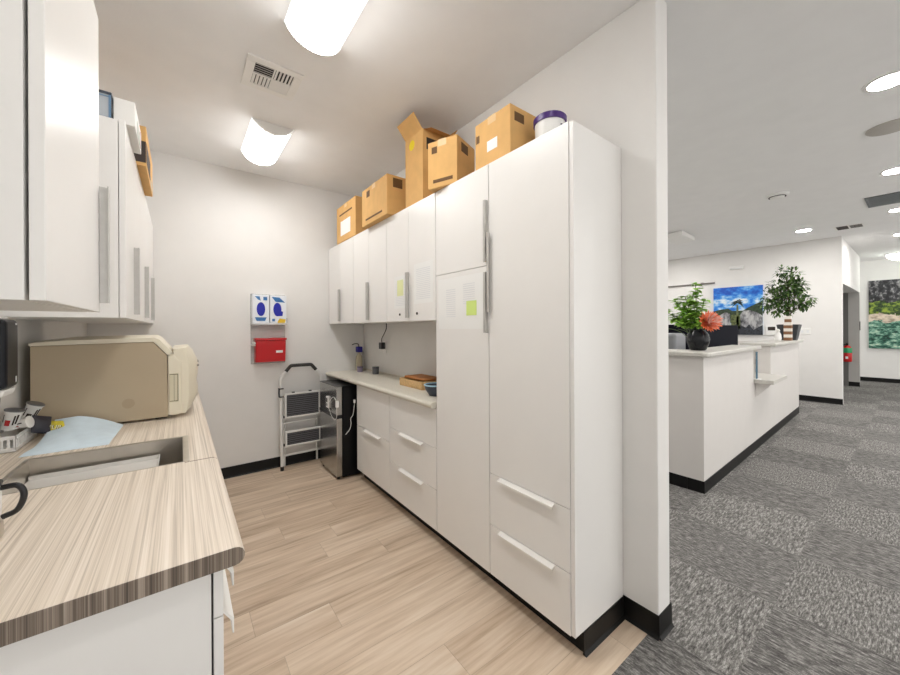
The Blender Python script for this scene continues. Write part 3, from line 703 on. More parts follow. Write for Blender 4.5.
obj('screen', FL(B(-.0172, -.0158, .198, .232, .675, .712)), M_dark, t, **Lf)
obj('screen', FL(B(-.0172, -.0158, .198, .232, .640, .662)), mat('grey_screen', (120, 124, 126), .4), t, **Lf)
obj('probe_unit', FL(B(-.014, .012, -.028, -.002, .66, .72)), M_whitep, t, bevel=.006, **Lf)
obj('cord', FL(tube(bmesh.new(), curve_pts([(-.010, .187, .66), (-.012, .16, .68), (-.016, .10, .72), (-.018, .045, .745), (-.016, .01, .745), (-.010, -.012, .722)], 8), .0024, 8)), M_whitep, t, smooth=True, **Lf)
obj('cord', FL(tube(bmesh.new(), curve_pts([(-.010, .186, .63), (-.016, .13, .60), (-.018, .07, .565), (-.016, .0, .548), (-.010, -.03, .59), (-.008, -.022, .66)], 8), .0024, 8)), M_whitep, t, smooth=True, **Lf)
FI = FM.inverted()
cpts = curve_pts([(1.268, 3.125, .69), (1.266, 3.128, .66), (1.256, 3.133, .58), (1.235, 3.135, .545), (1.238, 3.135, .50), (1.228, 3.14, .45), (1.205, 3.145, .42), (1.19, 3.145, .405)], 8)
pc_ = obj('power_cord', tube(bmesh.new(), [FI @ p for p in cpts], .0032, 8), M_whitep, fridge, smooth=True, local=True, label='white power cord')
hb = B(1.258, 1.273, 3.112, 3.134, .685, .715); hb.transform(FI)
obj('plug', hb, M_whitep, pc_, bevel=.004, local=True)

# ------------------------------------------------------------------ things on the right counter and doors
CZ = .902
t = thing('pump_bottle', 'clear bottle with a blue cap in the back corner of the right counter', 'bottle', (1.585, 3.77, CZ))
obj('bottle', lathe(bmesh.new(), [(0, 0), (.034, 0), (.036, .01), (.034, .15), (.015, .185), (.013, .20), (0, .20)], (1.585, 3.77, CZ)), mat('honey_clear', (214, 204, 176), .2, alpha=.8), t, smooth=True)
obj('cap', B(1.555, 1.615, 3.74, 3.80, CZ + .2, CZ + .262), mat('cobalt_blue', (42, 34, 140), .4), t, bevel=.006)
obj('spout', tube(bmesh.new(), curve_pts([(1.582, 3.77, CZ + .262), (1.575, 3.77, CZ + .29), (1.54, 3.772, CZ + .295), (1.505, 3.772, CZ + .284)], 5), .005, 8), M_blackp, t)
t = thing('small_jar', 'small mauve lidded jar in front of the blue capped bottle', 'jar', (1.53, 3.62, CZ))
obj('pot', lathe(bmesh.new(), [(0, 0), (.026, 0), (.03, .01), (.03, .045), (0, .045)], (1.53, 3.62, CZ)), mat('mauve_glass', (150, 138, 158), .4), t, smooth=True)
obj('lid', lathe(bmesh.new(), [(0, .045), (.031, .045), (.031, .058), (0, .058)], (1.53, 3.62, CZ)), mat('mauve_lid', (120, 108, 130), .4), t, smooth=True)
t = thing('small_jar', 'small dark grey jar under the black wall adapter', 'jar', (1.58, 3.34, CZ))
obj('pot', lathe(bmesh.new(), [(0, 0), (.03, 0), (.033, .01), (.033, .06), (0, .06)], (1.58, 3.34, CZ)), mat('grey_jar', (96, 98, 104), .4), t, smooth=True)
obj('lid', lathe(bmesh.new(), [(0, .06), (.034, .06), (.034, .075), (0, .078)], (1.58, 3.34, CZ)), mat('grey_jar_lid', (70, 72, 78), .4), t, smooth=True)
t = thing('wooden_tray', 'tan woven bread tray on the right counter', 'tray', (1.52, 2.3, CZ))
M_tan = mat('tan_wicker', (208, 172, 120), .7, var=.15, vscale=70)
bm = bmesh.new(); x0, x1, y0, y1 = 1.43, 1.63, 2.24, 2.58
box(bm, x0, x1, y0, y1, CZ, CZ + .008); box(bm, x0, x0 + .008, y0, y1, CZ + .008, CZ + .06); box(bm, x1 - .008, x1, y0, y1, CZ + .008, CZ + .06); box(bm, x0 + .008, x1 - .008, y0, y0 + .008, CZ + .008, CZ + .06); box(bm, x0 + .008, x1 - .008, y1 - .008, y1, CZ + .008, CZ + .06)
obj('tray', bm, M_tan, t, bevel=.004)
obj('lid', B(x0 + .03, x1 - .002, y0 + .01, y1 - .03, CZ + .061, CZ + .078), mat('rust_brown', (172, 110, 54), .6, var=.15), t, bevel=.006)
t = thing('cereal_bowl', 'dark bowl with a pale blue rim tucked against the tall cabinet', 'bowl', (1.40, 2.02, CZ))
obj('bowl', lathe(bmesh.new(), [(0, 0), (.04, 0), (.045, .006), (.07, .045), (.076, .072), (.072, .073), (.064, .045), (.04, .012), (0, .012)], (1.40, 2.02, CZ)), mat('slate_bowl', (56, 64, 78), .35), t, smooth=True)
obj('rim', tube(bmesh.new(), [(1.40 + .075 * math.cos(a), 2.02 + .075 * math.sin(a), CZ + .074) for a in [2 * PI * i / 28 for i in range(28)]], .005, 8, closed=True), mat('rim_blue', (168, 204, 222), .35), t, smooth=True)
t = thing('power_adapter', 'black power adapter on the wall above the right counter with its cord', 'adapter', (1.65, 3.32, 1.17))
obj('outlet_plate', B(XR - .006, XR, 3.26, 3.34, 1.11, 1.235), M_whitep, t, bevel=.002)
obj('adapter', B(XR - .05, XR - .006, 3.285, 3.345, 1.155, 1.222), M_blackp, t, bevel=.004)
obj('cord', tube(bmesh.new(), curve_pts([(XR - .03, 3.315, 1.222), (XR - .03, 3.315, 1.26), (XR - .025, 3.27, 1.31), (XR - .02, 3.235, 1.36), (XR - .02, 3.23, 1.4145)], 8), .0045, 8), M_blackp, t, smooth=True)

def sheet(name, label, y0, y1, z0, z1, lines, grp=None, extra=None):
    t = thing(name, label, 'paper', (DX - .001, (y0 + y1) / 2, z0), grp)
    obj('sheet', B(DX - .0012, DX - .0004, y0, y1, z0, z1), M_paper, t)
    bm = bmesh.new()
    for a, b, c, d in lines:
        n = max(3, int((d - c) / .012))
        for i in range(n):
            z = c + (d - c) * i / n; box(bm, DX - .0017, DX - .0012, a, b, z, z + .005)
    obj('print_lines', bm, M_ink, t)
    return t
sheet('notice_sheet', 'white printed notice with yellow print on the locked wall cabinet', 2.185, 2.37, 1.51, 1.745, [(2.20, 2.35, 1.53, 1.70)])
obj('yellow_print', B(DX - .0022, DX - .0017, 2.235, 2.325, 1.60, 1.715), mat('pale_yellow_print', (226, 230, 176), .8), bpy.data.objects[[o.name for o in bpy.data.objects if o.name.startswith('notice_sheet')][-1]])
sheet('notice_sheet', 'white printed notice on the right hand door of the locked wall cabinet', 1.86, 2.09, 1.53, 1.80, [(1.89, 2.06, 1.56, 1.77)])
t = sheet('notice_sheet', 'wide white notice with two grey columns taped to the tall cabinet', 1.375, 1.80, 1.36, 1.66, [(1.63, 1.72, 1.43, 1.60), (1.46, 1.56, 1.50, 1.62)])
tg = thing('sticky_note', 'lime green sticky note on the wide notice', 'note', (DX - .002, 1.485, 1.45))
obj('note', B(DX - .0028, DX - .0018, 1.445, 1.53, 1.435, 1.515), mat('lime_note', (214, 236, 136), .7), tg)

# cardboard boxes along the top of the right cabinets
TZ = 2.2155
GC = 'cardboard cartons on top of the right cabinets'
def carton(label, corner, ang, w, l, h, marks):
    t = thing('cardboard_box', label, 'box', (corner[0], corner[1], TZ), GC, rotz=math.radians(ang))
    obj('carton', B(0, w, 0, l, 0, h), M_card, t, bevel=.004, local=True)
    obj('tape', B(-.0008, w + .0008, l / 2 - .03, l / 2 + .03, h - .04, h + .001), mat('packing_tape', (226, 190, 136), .3), t, local=True)
    for kind, a, b, c, d in marks:
        q = B(-.0012, -.0002, a, b, c, d) if kind in 'fl' else B(a, b, -.0012, -.0002, c, d)
        obj('white_label' if kind == 'l' else 'printed_mark', q, M_paper if kind == 'l' else mat('carton_print', (104, 74, 40), .7), t, local=True)
    return t
carton('smallest carton with a white label, at the far end of the right cabinet tops', (1.27, 3.09), 0, .22, .48, .357, [('l', .12, .37, .06, .20), ('f', .08, .40, .26, .275)])
carton('carton next to the smallest one, left of the open flapped carton', (1.225, 2.384), 0, .21, .456, .30, [('s', .05, .13, .21, .28), ('f', .08, .38, .035, .05), ('f', .30, .36, .22, .27)])
carton('carton overhanging the cabinet front, in front of the open flapped carton', (1.293, 1.632), 20.7, .22, .21, .285, [('s', .05, .13, .205, .26), ('f', .03, .17, .03, .05), ('f', .14, .18, .21, .25)])
carton('carton nearest the purple rimmed tub, topmost in view on the right', (1.295, 1.213), 0, .20, .26, .255, [('s', .03, .10, .18, .225), ('f', .225, .25, .15, .19), ('l', .09, .165, .075, .13)])
t = thing('cardboard_box', 'tall open carton with a raised flap behind the other cartons', 'box', (1.45, 2.2, TZ), GC)
bm = bmesh.new(); x0, x1, y0, y1, h, w = 1.30, 1.56, 2.01, 2.24, .49, .004
box(bm, x0, x0 + w, y0, y1, TZ, TZ + h); box(bm, x1 - w, x1, y0, y1, TZ, TZ + h); box(bm, x0 + w, x1 - w, y0, y0 + w, TZ, TZ + h); box(bm, x0 + w, x1 - w, y1 - w, y1, TZ, TZ + h); box(bm, x0 + w, x1 - w, y0 + w, y1 - w, TZ, TZ + w)
obj('carton', bm, M_card, t)
fl = prism(bmesh.new(), [(x0, TZ + h), (x0 - .07, TZ + h + .085), (x0 - .066, TZ + h + .087), (x0 + w, TZ + h)], 'y', y0 + .006, y1 - .004)
obj('flap', fl, M_card, t)
obj('flap', prism(bmesh.new(), [(y0, TZ + h), (y0 - .09, TZ + h - .035), (y0 - .088, TZ + h - .031), (y0 + w, TZ + h)], 'x', x0 + .01, x1 - .01), M_cardd, t)
obj('flap', prism(bmesh.new(), [(x1, TZ + h), (x1 + .055, TZ + h + .10), (x1 + .051, TZ + h + .10), (x1 - w, TZ + h)], 'y', y0 + .02, y1 - .02), M_cardd, t)
obj('round_sticker', prism(bmesh.new(), [(2.15 + .035 * math.cos(a), TZ + h - .06 + .035 * math.sin(a)) for a in [2 * PI * i / 20 for i in range(20)]], 'x', x0 - .001, x0 - .0002), mat('sticker_yellow', (240, 214, 20), .5), t, label='round yellow sticker')
obj('printed_mark', B(1.33, 1.42, y0 - .0012, y0 - .0002, TZ + h - .13, TZ + h - .05), M_dark, t)
t = thing('plastic_tub', 'white tub with a purple rim at the near end of the cabinet tops', 'tub', (1.45, 1.095, TZ))
tc_ = (1.45, 1.095, TZ)
obj('tub', lathe(bmesh.new(), [(0, 0), (.064, 0), (.067, .006), (.073, .145), (0, .145)], tc_), M_whitep, t, smooth=True)
obj('rim', lathe(bmesh.new(), [(.072, .140), (.079, .140), (.080, .166), (.074, .172), (.072, .166)], tc_, ring=True), mat('purple_plastic', (72, 42, 116), .35), t, smooth=True)
lb = bmesh.new(); LA = [-1.35 - .08 * i for i in range(6)]
prism(lb, [(tc_[0] + .0735 * math.cos(a), tc_[1] + .0735 * math.sin(a)) for a in LA] + [(tc_[0] + .0715 * math.cos(a), tc_[1] + .0715 * math.sin(a)) for a in LA[::-1]], 'z', TZ + .085, TZ + .115)
obj('printed_label', lb, mat('ink_navy', (30, 26, 66), .5), t)

# ------------------------------------------------------------------ break room ceiling fittings
E_drum = emit('lit_acrylic', (255, 254, 252), 9.0)
_g = E_drum.node_tree; _tc = _g.nodes.new('ShaderNodeTexCoord'); _s = _g.nodes.new('ShaderNodeSeparateXYZ'); _m = _g.nodes.new('ShaderNodeMapRange')
_g.links.new(_tc.outputs['Object'], _s.inputs[0]); _g.links.new(_s.outputs[2], _m.inputs['Value'])       # the tube sits low: the acrylic glows less at its ceiling edge
for _k, _v in (('From Min', -.08), ('From Max', -.02), ('To Min', 11.0), ('To Max', .8)): _m.inputs[_k].default_value = _v
_g.links.new(_m.outputs['Result'], _g.nodes['Principled BSDF'].inputs['Emission Strength'])
def drum(y0, y1, lab):
    t = thing('ceiling_light', lab, 'light', (.545, (y0 + y1) / 2, ZC), 'half round wraparound ceiling lights')
    r, cz, xc = .1545, ZC + .0695, .545
    aa = [math.radians(206.8 + (333.2 - 206.8) * i / 20) for i in range(21)]
    P = [(xc + r * math.cos(a), cz + r * math.sin(a)) for a in aa]; Q = [(xc + (r - .004) * math.cos(a), cz + (r - .004) * math.sin(a)) for a in aa]
    bm = prism(bmesh.new(), P + Q[::-1], 'y', y0, y1, 1)
    for f in bm.faces:
        if len(f.verts) == 4 and all(abs(math.hypot(v.co.x - xc, v.co.z - cz) - r) < .0005 for v in f.verts): f.material_index = 0
    obj('diffuser', bm, [E_drum, M_whitep], t, label='glowing white curved diffuser')
    R = [(xc + (r - .006) * math.cos(a), cz + (r - .006) * math.sin(a)) for a in aa]
    obj('end_plate', prism(bmesh.new(), R, 'y', y0 + .012, y0 + .018), M_whitep, t); obj('end_plate', prism(bmesh.new(), R, 'y', y1 - .018, y1 - .012), M_whitep, t)
    bm = bmesh.new()
    Rb = [(xc + (r + .005) * math.cos(a), cz + (r + .005) * math.sin(a)) for a in aa]; Ri = [(xc + (r + .0005) * math.cos(a), cz + (r + .0005) * math.sin(a)) for a in aa]
    obj('trim_ring', prism(bm, Rb + Ri[::-1], 'y', y1 - .01, y1), M_whitep, t); obj('trim_ring', prism(bmesh.new(), Rb + Ri[::-1], 'y', y0, y0 + .01), M_whitep, t)
    obj('base_pan', B(xc - .12, xc + .12, y0 + .02, y1 - .02, ZC - .012, ZC), M_whitep, t)
drum(2.815, 3.40, 'half round ceiling light nearest the back wall')
drum(1.27, 1.855, 'half round ceiling light nearest the camera, cut by the frame top')
t = thing('ceiling_vent', 'square white air vent with louvres on the break room ceiling', 'vent', (.44, 2.31, ZC))
vx0, vx1, vy0, vy1 = .295, .585, 2.175, 2.465
bm = bmesh.new(); zt = ZC - .008
box(bm, vx0, vx1, vy0, vy0 + .045, zt, ZC); box(bm, vx0, vx1, vy1 - .045, vy1, zt, ZC); box(bm, vx0, vx0 + .045, vy0 + .045, vy1 - .045, zt, ZC); box(bm, vx1 - .045, vx1, vy0 + .045, vy1 - .045, zt, ZC)
box(bm, .436, .444, vy0 + .045, vy1 - .045, zt, ZC); box(bm, vx0 + .045, vx1 - .045, 2.316, 2.324, zt, ZC)
M_vent = mat('vent_white', (240, 238, 234), .5)
obj('frame', bm, M_vent, t, bevel=.002)
obj('throat', B(vx0 + .045, vx1 - .045, vy0 + .045, vy1 - .045, ZC - .0015, ZC), M_black, t)
bm = bmesh.new()
def slat(bm, a, b, axis, tilt):
    n = 5
    for i in range(n):
        u0 = (i + .12) / n; u1 = (i + .78) / n
        if axis == 'x':
            ya = a[1] + (b[1] - a[1]) * u0; yb = a[1] + (b[1] - a[1]) * u1
            prism(bm, [(ya, zt + (.0 if tilt > 0 else .006)), (yb, zt + (.006 if tilt > 0 else 0)), (yb, zt + (.0068 if tilt > 0 else .0008)), (ya, zt + (.0008 if tilt > 0 else .0068))], 'x', a[0], b[0])
        else:
            xa = a[0] + (b[0] - a[0]) * u0; xb = a[0] + (b[0] - a[0]) * u1
            prism(bm, [(xa, zt + (.0 if tilt > 0 else .006)), (xb, zt + (.006 if tilt > 0 else 0)), (xb, zt + (.0068 if tilt > 0 else .0008)), (xa, zt + (.0008 if tilt > 0 else .0068))], 'y', a[1], b[1])
q = (vx0 + .045, vy0 + .045, vx1 - .045, vy1 - .045)
slat(bm, (q[0], q[1]), (.436, 2.316), 'x', 1); slat(bm, (.444, 2.324), (q[2], q[3]), 'x', -1); slat(bm, (q[0], 2.324), (.436, q[3]), 'y', -1); slat(bm, (.444, q[1]), (q[2], 2.316), 'y', 1)
obj('louvres', bm, M_vent, t)

# ------------------------------------------------------------------ reception
ROT = math.radians(1.25); DO = (3.406, 1.072, 0)
DM = Matrix.Translation(DO) @ Matrix.Rotation(ROT, 4, 'Z')
def dp(x, y, z): return DM @ Vector((x, y, z))
t = thing('reception_desk', 'white reception desk with grey tops and a black kick base', 'desk', DO, rotz=ROT)
def dobj(name, bm, m, **k): return obj(name, bm, m, t, local=True, **k)
LD, N0, N1 = 4.405, 1.60, 2.43
bm = bmesh.new(); prism(bm, [(.002, .1), (LD, .1), (LD, 1.118), (N1, 1.118), (N1, .745), (N0, .745), (N0, 1.118), (.002, 1.118)], 'y', 0, .13)
dobj('front_wall', bm, M_deskw)
dobj('end_wall', B(0, .0018, 0, 2.3, .1, 1.118), M_deskw); dobj('end_wall', B(.0022, .13, .131, 2.3, .1, 1.118), M_deskw); dobj('end_wall', B(LD - .13, LD, .131, 1.4, .1, 1.118), M_deskw)
dobj('work_surface', B(.131, LD - .131, .131, .85, .70, .735), M_deskt)
dobj('kick_base', B(.001, LD - .001, -.004, .12, 0, .0995), M_black); dobj('kick_base', B(-.004, .12, .1205, 2.3, 0, .0995), M_black); dobj('kick_base', B(LD - .12, LD - .001, .1205, 1.4, 0, .0995), M_black)
ov = .055
def rc(pts, r=.04): return pts
c1 = [(-ov, -ov + .045), (-ov + .015, -ov + .012), (-ov + .045, -ov), (N0 + .07, -ov), (N0 + .07, .215), (.32, .215), (.32, 2.32), (-ov, 2.32)]
dobj('raised_top', prism(bmesh.new(), c1, 'z', 1.119, 1.157), M_deskt, bevel=.010, seg=3)
c2 = [(N1 - .03, -ov), (LD + .03, -ov), (LD + .03, .30), (N1 - .03, .30)]
dobj('raised_top', prism(bmesh.new(), c2, 'z', 1.119, 1.157), M_deskt, bevel=.010, seg=3)
dobj('transaction_shelf', B(N0 + .004, N1 - .09, -.165, .16, .746, .786), M_deskt, bevel=.003)
dobj('shelf_bracket', prism(bmesh.new(), [(-.001, .745), (-.13, .745), (-.13, .735), (-.02, .60), (-.001, .60)], 'x', N0 + .06, N0 + .09), M_deskw)
t = thing('brochure_stand', 'narrow blue and white leaflet stand in the desk notch', 'stand', tuple(dp(N0 + .055, -.02, .786)), rotz=ROT)
obj('backing', B(-.035, .03, .0, .006, .0062, .30), mat('leaflet_teal', (44, 92, 116), .5, var=.6, vscale=40), t, local=True)
obj('base', B(-.04, .035, -.03, .04, 0, .006), M_whitep, t, local=True)

t = thing('vase', 'round black glossy vase on the near corner of the reception desk', 'vase', (3.667, 1.195, 1.157))
vc = (3.667, 1.195, 1.157)
obj('body', lathe(bmesh.new(), [(0, 0), (.052, 0), (.062, .008), (.083, .06), (.089, .10), (.082, .14), (.06, .168), (.057, .178), (.050, .178), (.053, .166), (.072, .135), (.076, .10), (.05, .02), (0, .02)], vc, 32), mat('black_glaze', (22, 24, 28), .25, var=.2, spec=.3), t, smooth=True)

def leaf(bm, p, d, L, w, mi=0, n=3, curl=.25, up=Vector((0, 0, 1))):
    d = d.normalized(); s = d.cross(up)
    if s.length < .05: s = d.cross(Vector((1, 0, 0)))
    s.normalize(); nn = s.cross(d).normalized(); ctr = []; lf = []; rt = []
    for i in range(n + 1):
        u = i / n; ww = w * math.sin(PI * min(1, .08 + .92 * u)) ** .7 if i < n else 0
        c = p + d * L * u - nn * curl * L * u * u
        ctr.append(bm.verts.new(c)); lf.append(bm.verts.new(c + s * ww * .5 + nn * ww * .12)); rt.append(bm.verts.new(c - s * ww * .5 + nn * ww * .12))
    for i in range(n):
        bm.faces.new((ctr[i], ctr[i + 1], lf[i + 1], lf[i])).material_index = mi; bm.faces.new((ctr[i], rt[i], rt[i + 1], ctr[i + 1])).material_index = mi
t = thing('leafy_branches', 'bunch of round leaved green branches standing in the black vase', 'foliage', (3.667, 1.21, 1.20))
R = random.Random(4); bs = bmesh.new(); bl = bmesh.new()
tips = [(-.02, .0, .56), (-.03, .16, .43), (-.03, .23, .33), (.03, .10, .46), (.0, .19, .26), (.02, -.05, .42), (-.05, .07, .38), (.02, .13, .30), (-.05, .24, .18), (.0, .03, .47), (-.06, .11, .24), (.0, .1, .36), (0, .15, .17), (-.06, .0, .30), (-.03, -.04, .25)]
for a in tips:
    root = Vector((3.667, 1.2, 1.18)); end = Vector((3.667 + a[0], 1.205 + a[1], 1.157 + a[2] + .02)); pts = curve_pts([root, root.lerp(end, .5) + Vector((0, 0, .05)), end], 6)
    tube(bs, pts, .0028, 5)
    for k, p in enumerate(pts):
        if p.z < 1.36: continue
        for q in range(5):
            an = R.uniform(0, 2 * PI); leaf(bl, p + Vector((0, 0, R.uniform(-.01, .01))), Vector((math.cos(an), math.sin(an), R.uniform(-.25, .6))), R.uniform(.045, .075), R.uniform(.04, .06), 0)
obj('stems', bs, mat('stem_green', (78, 96, 48), .6), t); obj('leaves', bl, mat('fresh_leaf', (156, 200, 88), .45, var=.3, vscale=14), t, smooth=True)
t = thing('protea_flower', 'large orange pink protea bloom in the black vase', 'flower', (3.68, 1.13, 1.30))
bp = bmesh.new(); cpt = Vector((3.66, 1.118, 1.405)); axis = Vector((-.55, -.75, .25)).normalized(); s, u = frame_of(axis)
for ring, (nn, ang, L, w, off) in enumerate(((26, 80, .108, .030, -.005), (26, 62, .108, .028, .0), (24, 45, .104, .024, .006), (20, 29, .098, .020, .012), (14, 13, .09, .016, .016))):
    for k in range(nn):
        a = 2 * PI * (k + .5 * (ring % 2)) / nn + R.uniform(-.06, .06); e = math.radians(ang + R.uniform(-6, 6))
        d = axis * math.cos(e) + (s * math.cos(a) + u * math.sin(a)) * math.sin(e)
        leaf(bp, cpt + axis * off, d, L * R.uniform(.9, 1.05), w, (0, 1, 2, 2, 2)[ring] if R.random() > .3 else 1, n=3, curl=-.22, up=axis)
obj('petals', bp, [mat('petal_orange', (240, 128, 76), .6, var=.1, vscale=40), mat('petal_coral', (244, 146, 112), .6, var=.1, vscale=40), mat('petal_pink', (250, 206, 194), .6, var=.1, vscale=40)], t)
obj('stem', tube(bmesh.new(), curve_pts([(3.667, 1.2, 1.19), (3.665, 1.17, 1.30), cpt - axis * .0], 6), .007, 8), mat('stem_green', (78, 96, 48), .6), t)

M_mon = mat('monitor_black', (10, 12, 24), .55, spec=.15, var=.1)
def monitor(lab, p0, p1, z0, z1, dz):
    p0, p1 = Vector(p0 + (0,)), Vector(p1 + (0,)); c = (p0 + p1) / 2; d = p1 - p0; W = d.length
    t = thing('monitor', lab, 'monitor', (c.x, c.y, dz), 'computer monitors behind the reception counter', rotz=math.atan2(d.y, d.x))
    obj('screen_case', B(-W / 2, W / 2, -.012, .018, z0 - dz, z1 - dz), M_mon, t, local=True, bevel=.006)
    obj('stand', B(-.025, .025, -.02, .01 - .0, .012, z0 - dz + .05), M_blackp, t, local=True); obj('foot', B(-.11, .11, -.08, .08, 0, .012), M_blackp, t, local=True, bevel=.004)
monitor('black monitor seen from behind, right of the protea bloom', (4.83, 1.55), (5.27, 1.315), 1.06, 1.384, .735)
monitor('black monitor seen from behind, left of the black vase', (4.47, 1.76), (4.52, 1.43), 1.05, 1.392, .735)
t = thing('desk_printer', 'grey desktop printer behind the near end of the reception counter', 'printer', (4.13, 1.66, .735))
obj('case', B(4.0, 4.28, 1.50, 1.83, .736, 1.30), mat('printer_grey', (128, 130, 134), .4), t, bevel=.03, seg=4)
obj('paper_tray', B(3.99, 4.0, 1.54, 1.79, .80, .85), M_blackp, t)

t = thing('potted_tree', 'bushy small tree in a dark tapered planter at the far end of the reception desk', 'plant', (7.44, 1.20, 1.157))
pc = (7.42, 1.215, 1.157)
bm = bmesh.new()
def frus(bm, c, a, b, z0, z1):
    lo = [bm.verts.new((c[0] + sx * a, c[1] + sy * a, c[2] + z0)) for sx, sy in ((-1, -1), (1, -1), (1, 1), (-1, 1))]; hi = [bm.verts.new((c[0] + sx * b, c[1] + sy * b, c[2] + z1)) for sx, sy in ((-1, -1), (1, -1), (1, 1), (-1, 1))]
    bm.faces.new(lo); bm.faces.new(hi)
    for i in range(4): bm.faces.new((lo[i], lo[(i + 1) % 4], hi[(i + 1) % 4], hi[i]))
frus(bm, pc, .085, .125, 0, .235)
obj('planter', bm, mat('charcoal_planter', (62, 66, 70), .5, var=.08), t, bevel=.006)
obj('soil', B(pc[0] - .11, pc[0] + .11, pc[1] - .11, pc[1] + .11, pc[2] + .2355, pc[2] + .239), mat('dark_soil', (50, 38, 28), .9, var=.3), t)
bt = bmesh.new(); bf = bmesh.new(); R = random.Random(11)
base_p = Vector((pc[0], pc[1], pc[2] + .24)); top = base_p + Vector((0, .0, .72))
tube(bt, curve_pts([base_p, base_p + Vector((.01, .015, .2)), base_p + Vector((0, .0, .45)), base_p + Vector((0, .03, .7))], 6), [.016 - .011 * i / 18 for i in range(19)], 7)
cl = [(0, .06, .78, .09), (0, -.05, .72, .10), (.0, .0, .62, .12), (0, .13, .56, .13), (0, -.10, .58, .11), (0, -.10, .5, .11), (.05, .05, .45, .14), (0, .20, .42, .13), (-.03, .24, .30, .11), (0, .1, .3, .13), (0, -.02, .35, .13), (0, -.15, .30, .10), (0, -.20, .34, .08), (0, -.15, .27, .08), (-.05, .12, .2, .10), (.1, .1, .5, .13), (.12, -.08, .5, .13), (-.1, 0, .5, .13), (0, .02, .20, .08)]
for cx_, cy_, cz_, rr in cl:
    c = base_p + Vector((cx_, cy_, cz_ + .03))
    tube(bt, [base_p + Vector((0, 0, cz_ * .55)), base_p.lerp(c, .6) + Vector((0, 0, .04)), c], [.006, .004, .002], 5)
    for k in range(int(640 * rr)):
        d = Vector((R.gauss(0, 1), R.gauss(0, 1), R.gauss(0, 1))).normalized(); p = c + d * rr * R.uniform(.25, 1.0)
        leaf(bf, p, (d + Vector((R.uniform(-.6, .6), R.uniform(-.6, .6), R.uniform(-.7, .3)))), R.uniform(.05, .08), R.uniform(.026, .038), R.randrange(2), n=2)
obj('trunk', bt, mat('bark_brown', (92, 72, 54), .8, var=.2), t); obj('leaves', bf, [M_greend, mat('mid_leaf', (96, 128, 62), .5, var=.35, vscale=10)], t)
t = thing('striped_tower', 'brown and white striped block tower in front of the dark planter', 'ornament', (7.1, 1.215, 1.157))
bm = bmesh.new(); z = 0
for i in range(8):
    a = .042 if i < 6 else .034; box(bm, 7.17 - a, 7.17 + a, 1.185 - a, 1.185 + a, 1.157 + i * .045, 1.157 + i * .045 + .045, i % 2)
obj('blocks', bm, [mat('striped_brown', (136, 96, 66), .6, var=.1), mat('striped_white', (232, 226, 216), .6)], t)
t = thing('figurine', 'small white figurine left of the striped tower', 'ornament', (7.05, 1.27, 1.157))
obj('body', lathe(bmesh.new(), [(0, 0), (.034, 0), (.042, .03), (.036, .09), (.02, .125), (0, .13)], (7.05, 1.275, 1.157), 18), M_whitep, t, smooth=True)
obj('head', lathe(bmesh.new(), [(0, 0), (.018, .008), (.025, .027), (.018, .046), (0, .054)], (7.05, 1.275, 1.157 + .12), 16), M_pod, t, smooth=True)

# wall things behind the desk
def m_sky():
    g = G('beach_print_sky', .4); p = g.obj()
    a = g.noise(g.map(p, (1, 2.2, 3.8)), 1.3, 4, .6); s = g.sep(p)
    f = g.math('ADD', g.math('MULTIPLY', a, .9), g.math('MULTIPLY', s[2], -.25))
    return g.out(g.ramp(f, [(.17, (14, 80, 186)), (.25, (34, 122, 216)), (.31, (110, 176, 232)), (.37, (226, 234, 240)), (.5, (170, 188, 206))]))
PX = XE - .035
t = thing('wall_print', 'framed beach photograph with blue sky and a palm behind the reception desk', 'picture', (XE, 2.27, 1.20))
def pb(bm, pts, k): return prism(bm, [(2.68 - u * .81, 1.20 + v * .985) for u, v in pts], 'x', PX - .0008 - k * .0008, PX - .0002)
obj('canvas', B(PX, XE, 1.87, 2.68, 1.20, 2.185), [m_sky()], t)
obj('tree_line', pb(bmesh.new(), [(0, .25), (0, .50), (.08, .52), (.2, .54), (.32, .55), (.4, .50), (.62, .5), (.72, .56), (.85, .62), (1, .68), (1, .25)], 1), mat('print_dark_green', (44, 62, 40), .5, var=.7, vscale=22), t)
bm = bmesh.new(); pb(bm, [(.0, .0), (0, .28), (.12, .40), (.26, .48), (.35, .44), (.38, .0)], 2); pb(bm, [(.56, .0), (.56, .40), (.62, .5), (.78, .50), (.92, .44), (1, .38), (1, 0)], 2); pb(bm, [(.3, 0), (.32, .14), (.45, .10), (.6, .12), (.7, 0)], 2)
gb = G('print_boulders', .5); pbv = gb.obj()
obj('boulders', bm, gb.out(gb.ramp(gb.noise(gb.map(pbv, (1, 7, 4)), 1.2, 5, .65), [(.35, (38, 42, 48)), (.47, (122, 122, 126)), (.56, (176, 176, 178)), (.7, (206, 206, 204))])), t)
obj('dark_rocks', pb(bmesh.new(), [(.36, 0), (.37, .16), (.46, .13), (.56, .20), (.68, .15), (.74, .22), (.82, .10), (.92, .16), (1, .2), (1, 0)], 3), mat('print_dark_rock', (44, 48, 56), .5, var=.7, vscale=30), t)
obj('palm_trunk', pb(bmesh.new(), [(.485, .2), (.49, .62), (.525, .62), (.54, .2)], 3), mat('print_olive', (96, 104, 66), .5, var=.5, vscale=30), t)
obj('shrubs', pb(bmesh.new(), [(.38, .12), (.37, .4), (.44, .44), (.5, .38), (.56, .42), (.57, .12)], 3), mat('print_shrub', (86, 96, 52), .5, var=.7, vscale=30), t)
bm = bmesh.new()
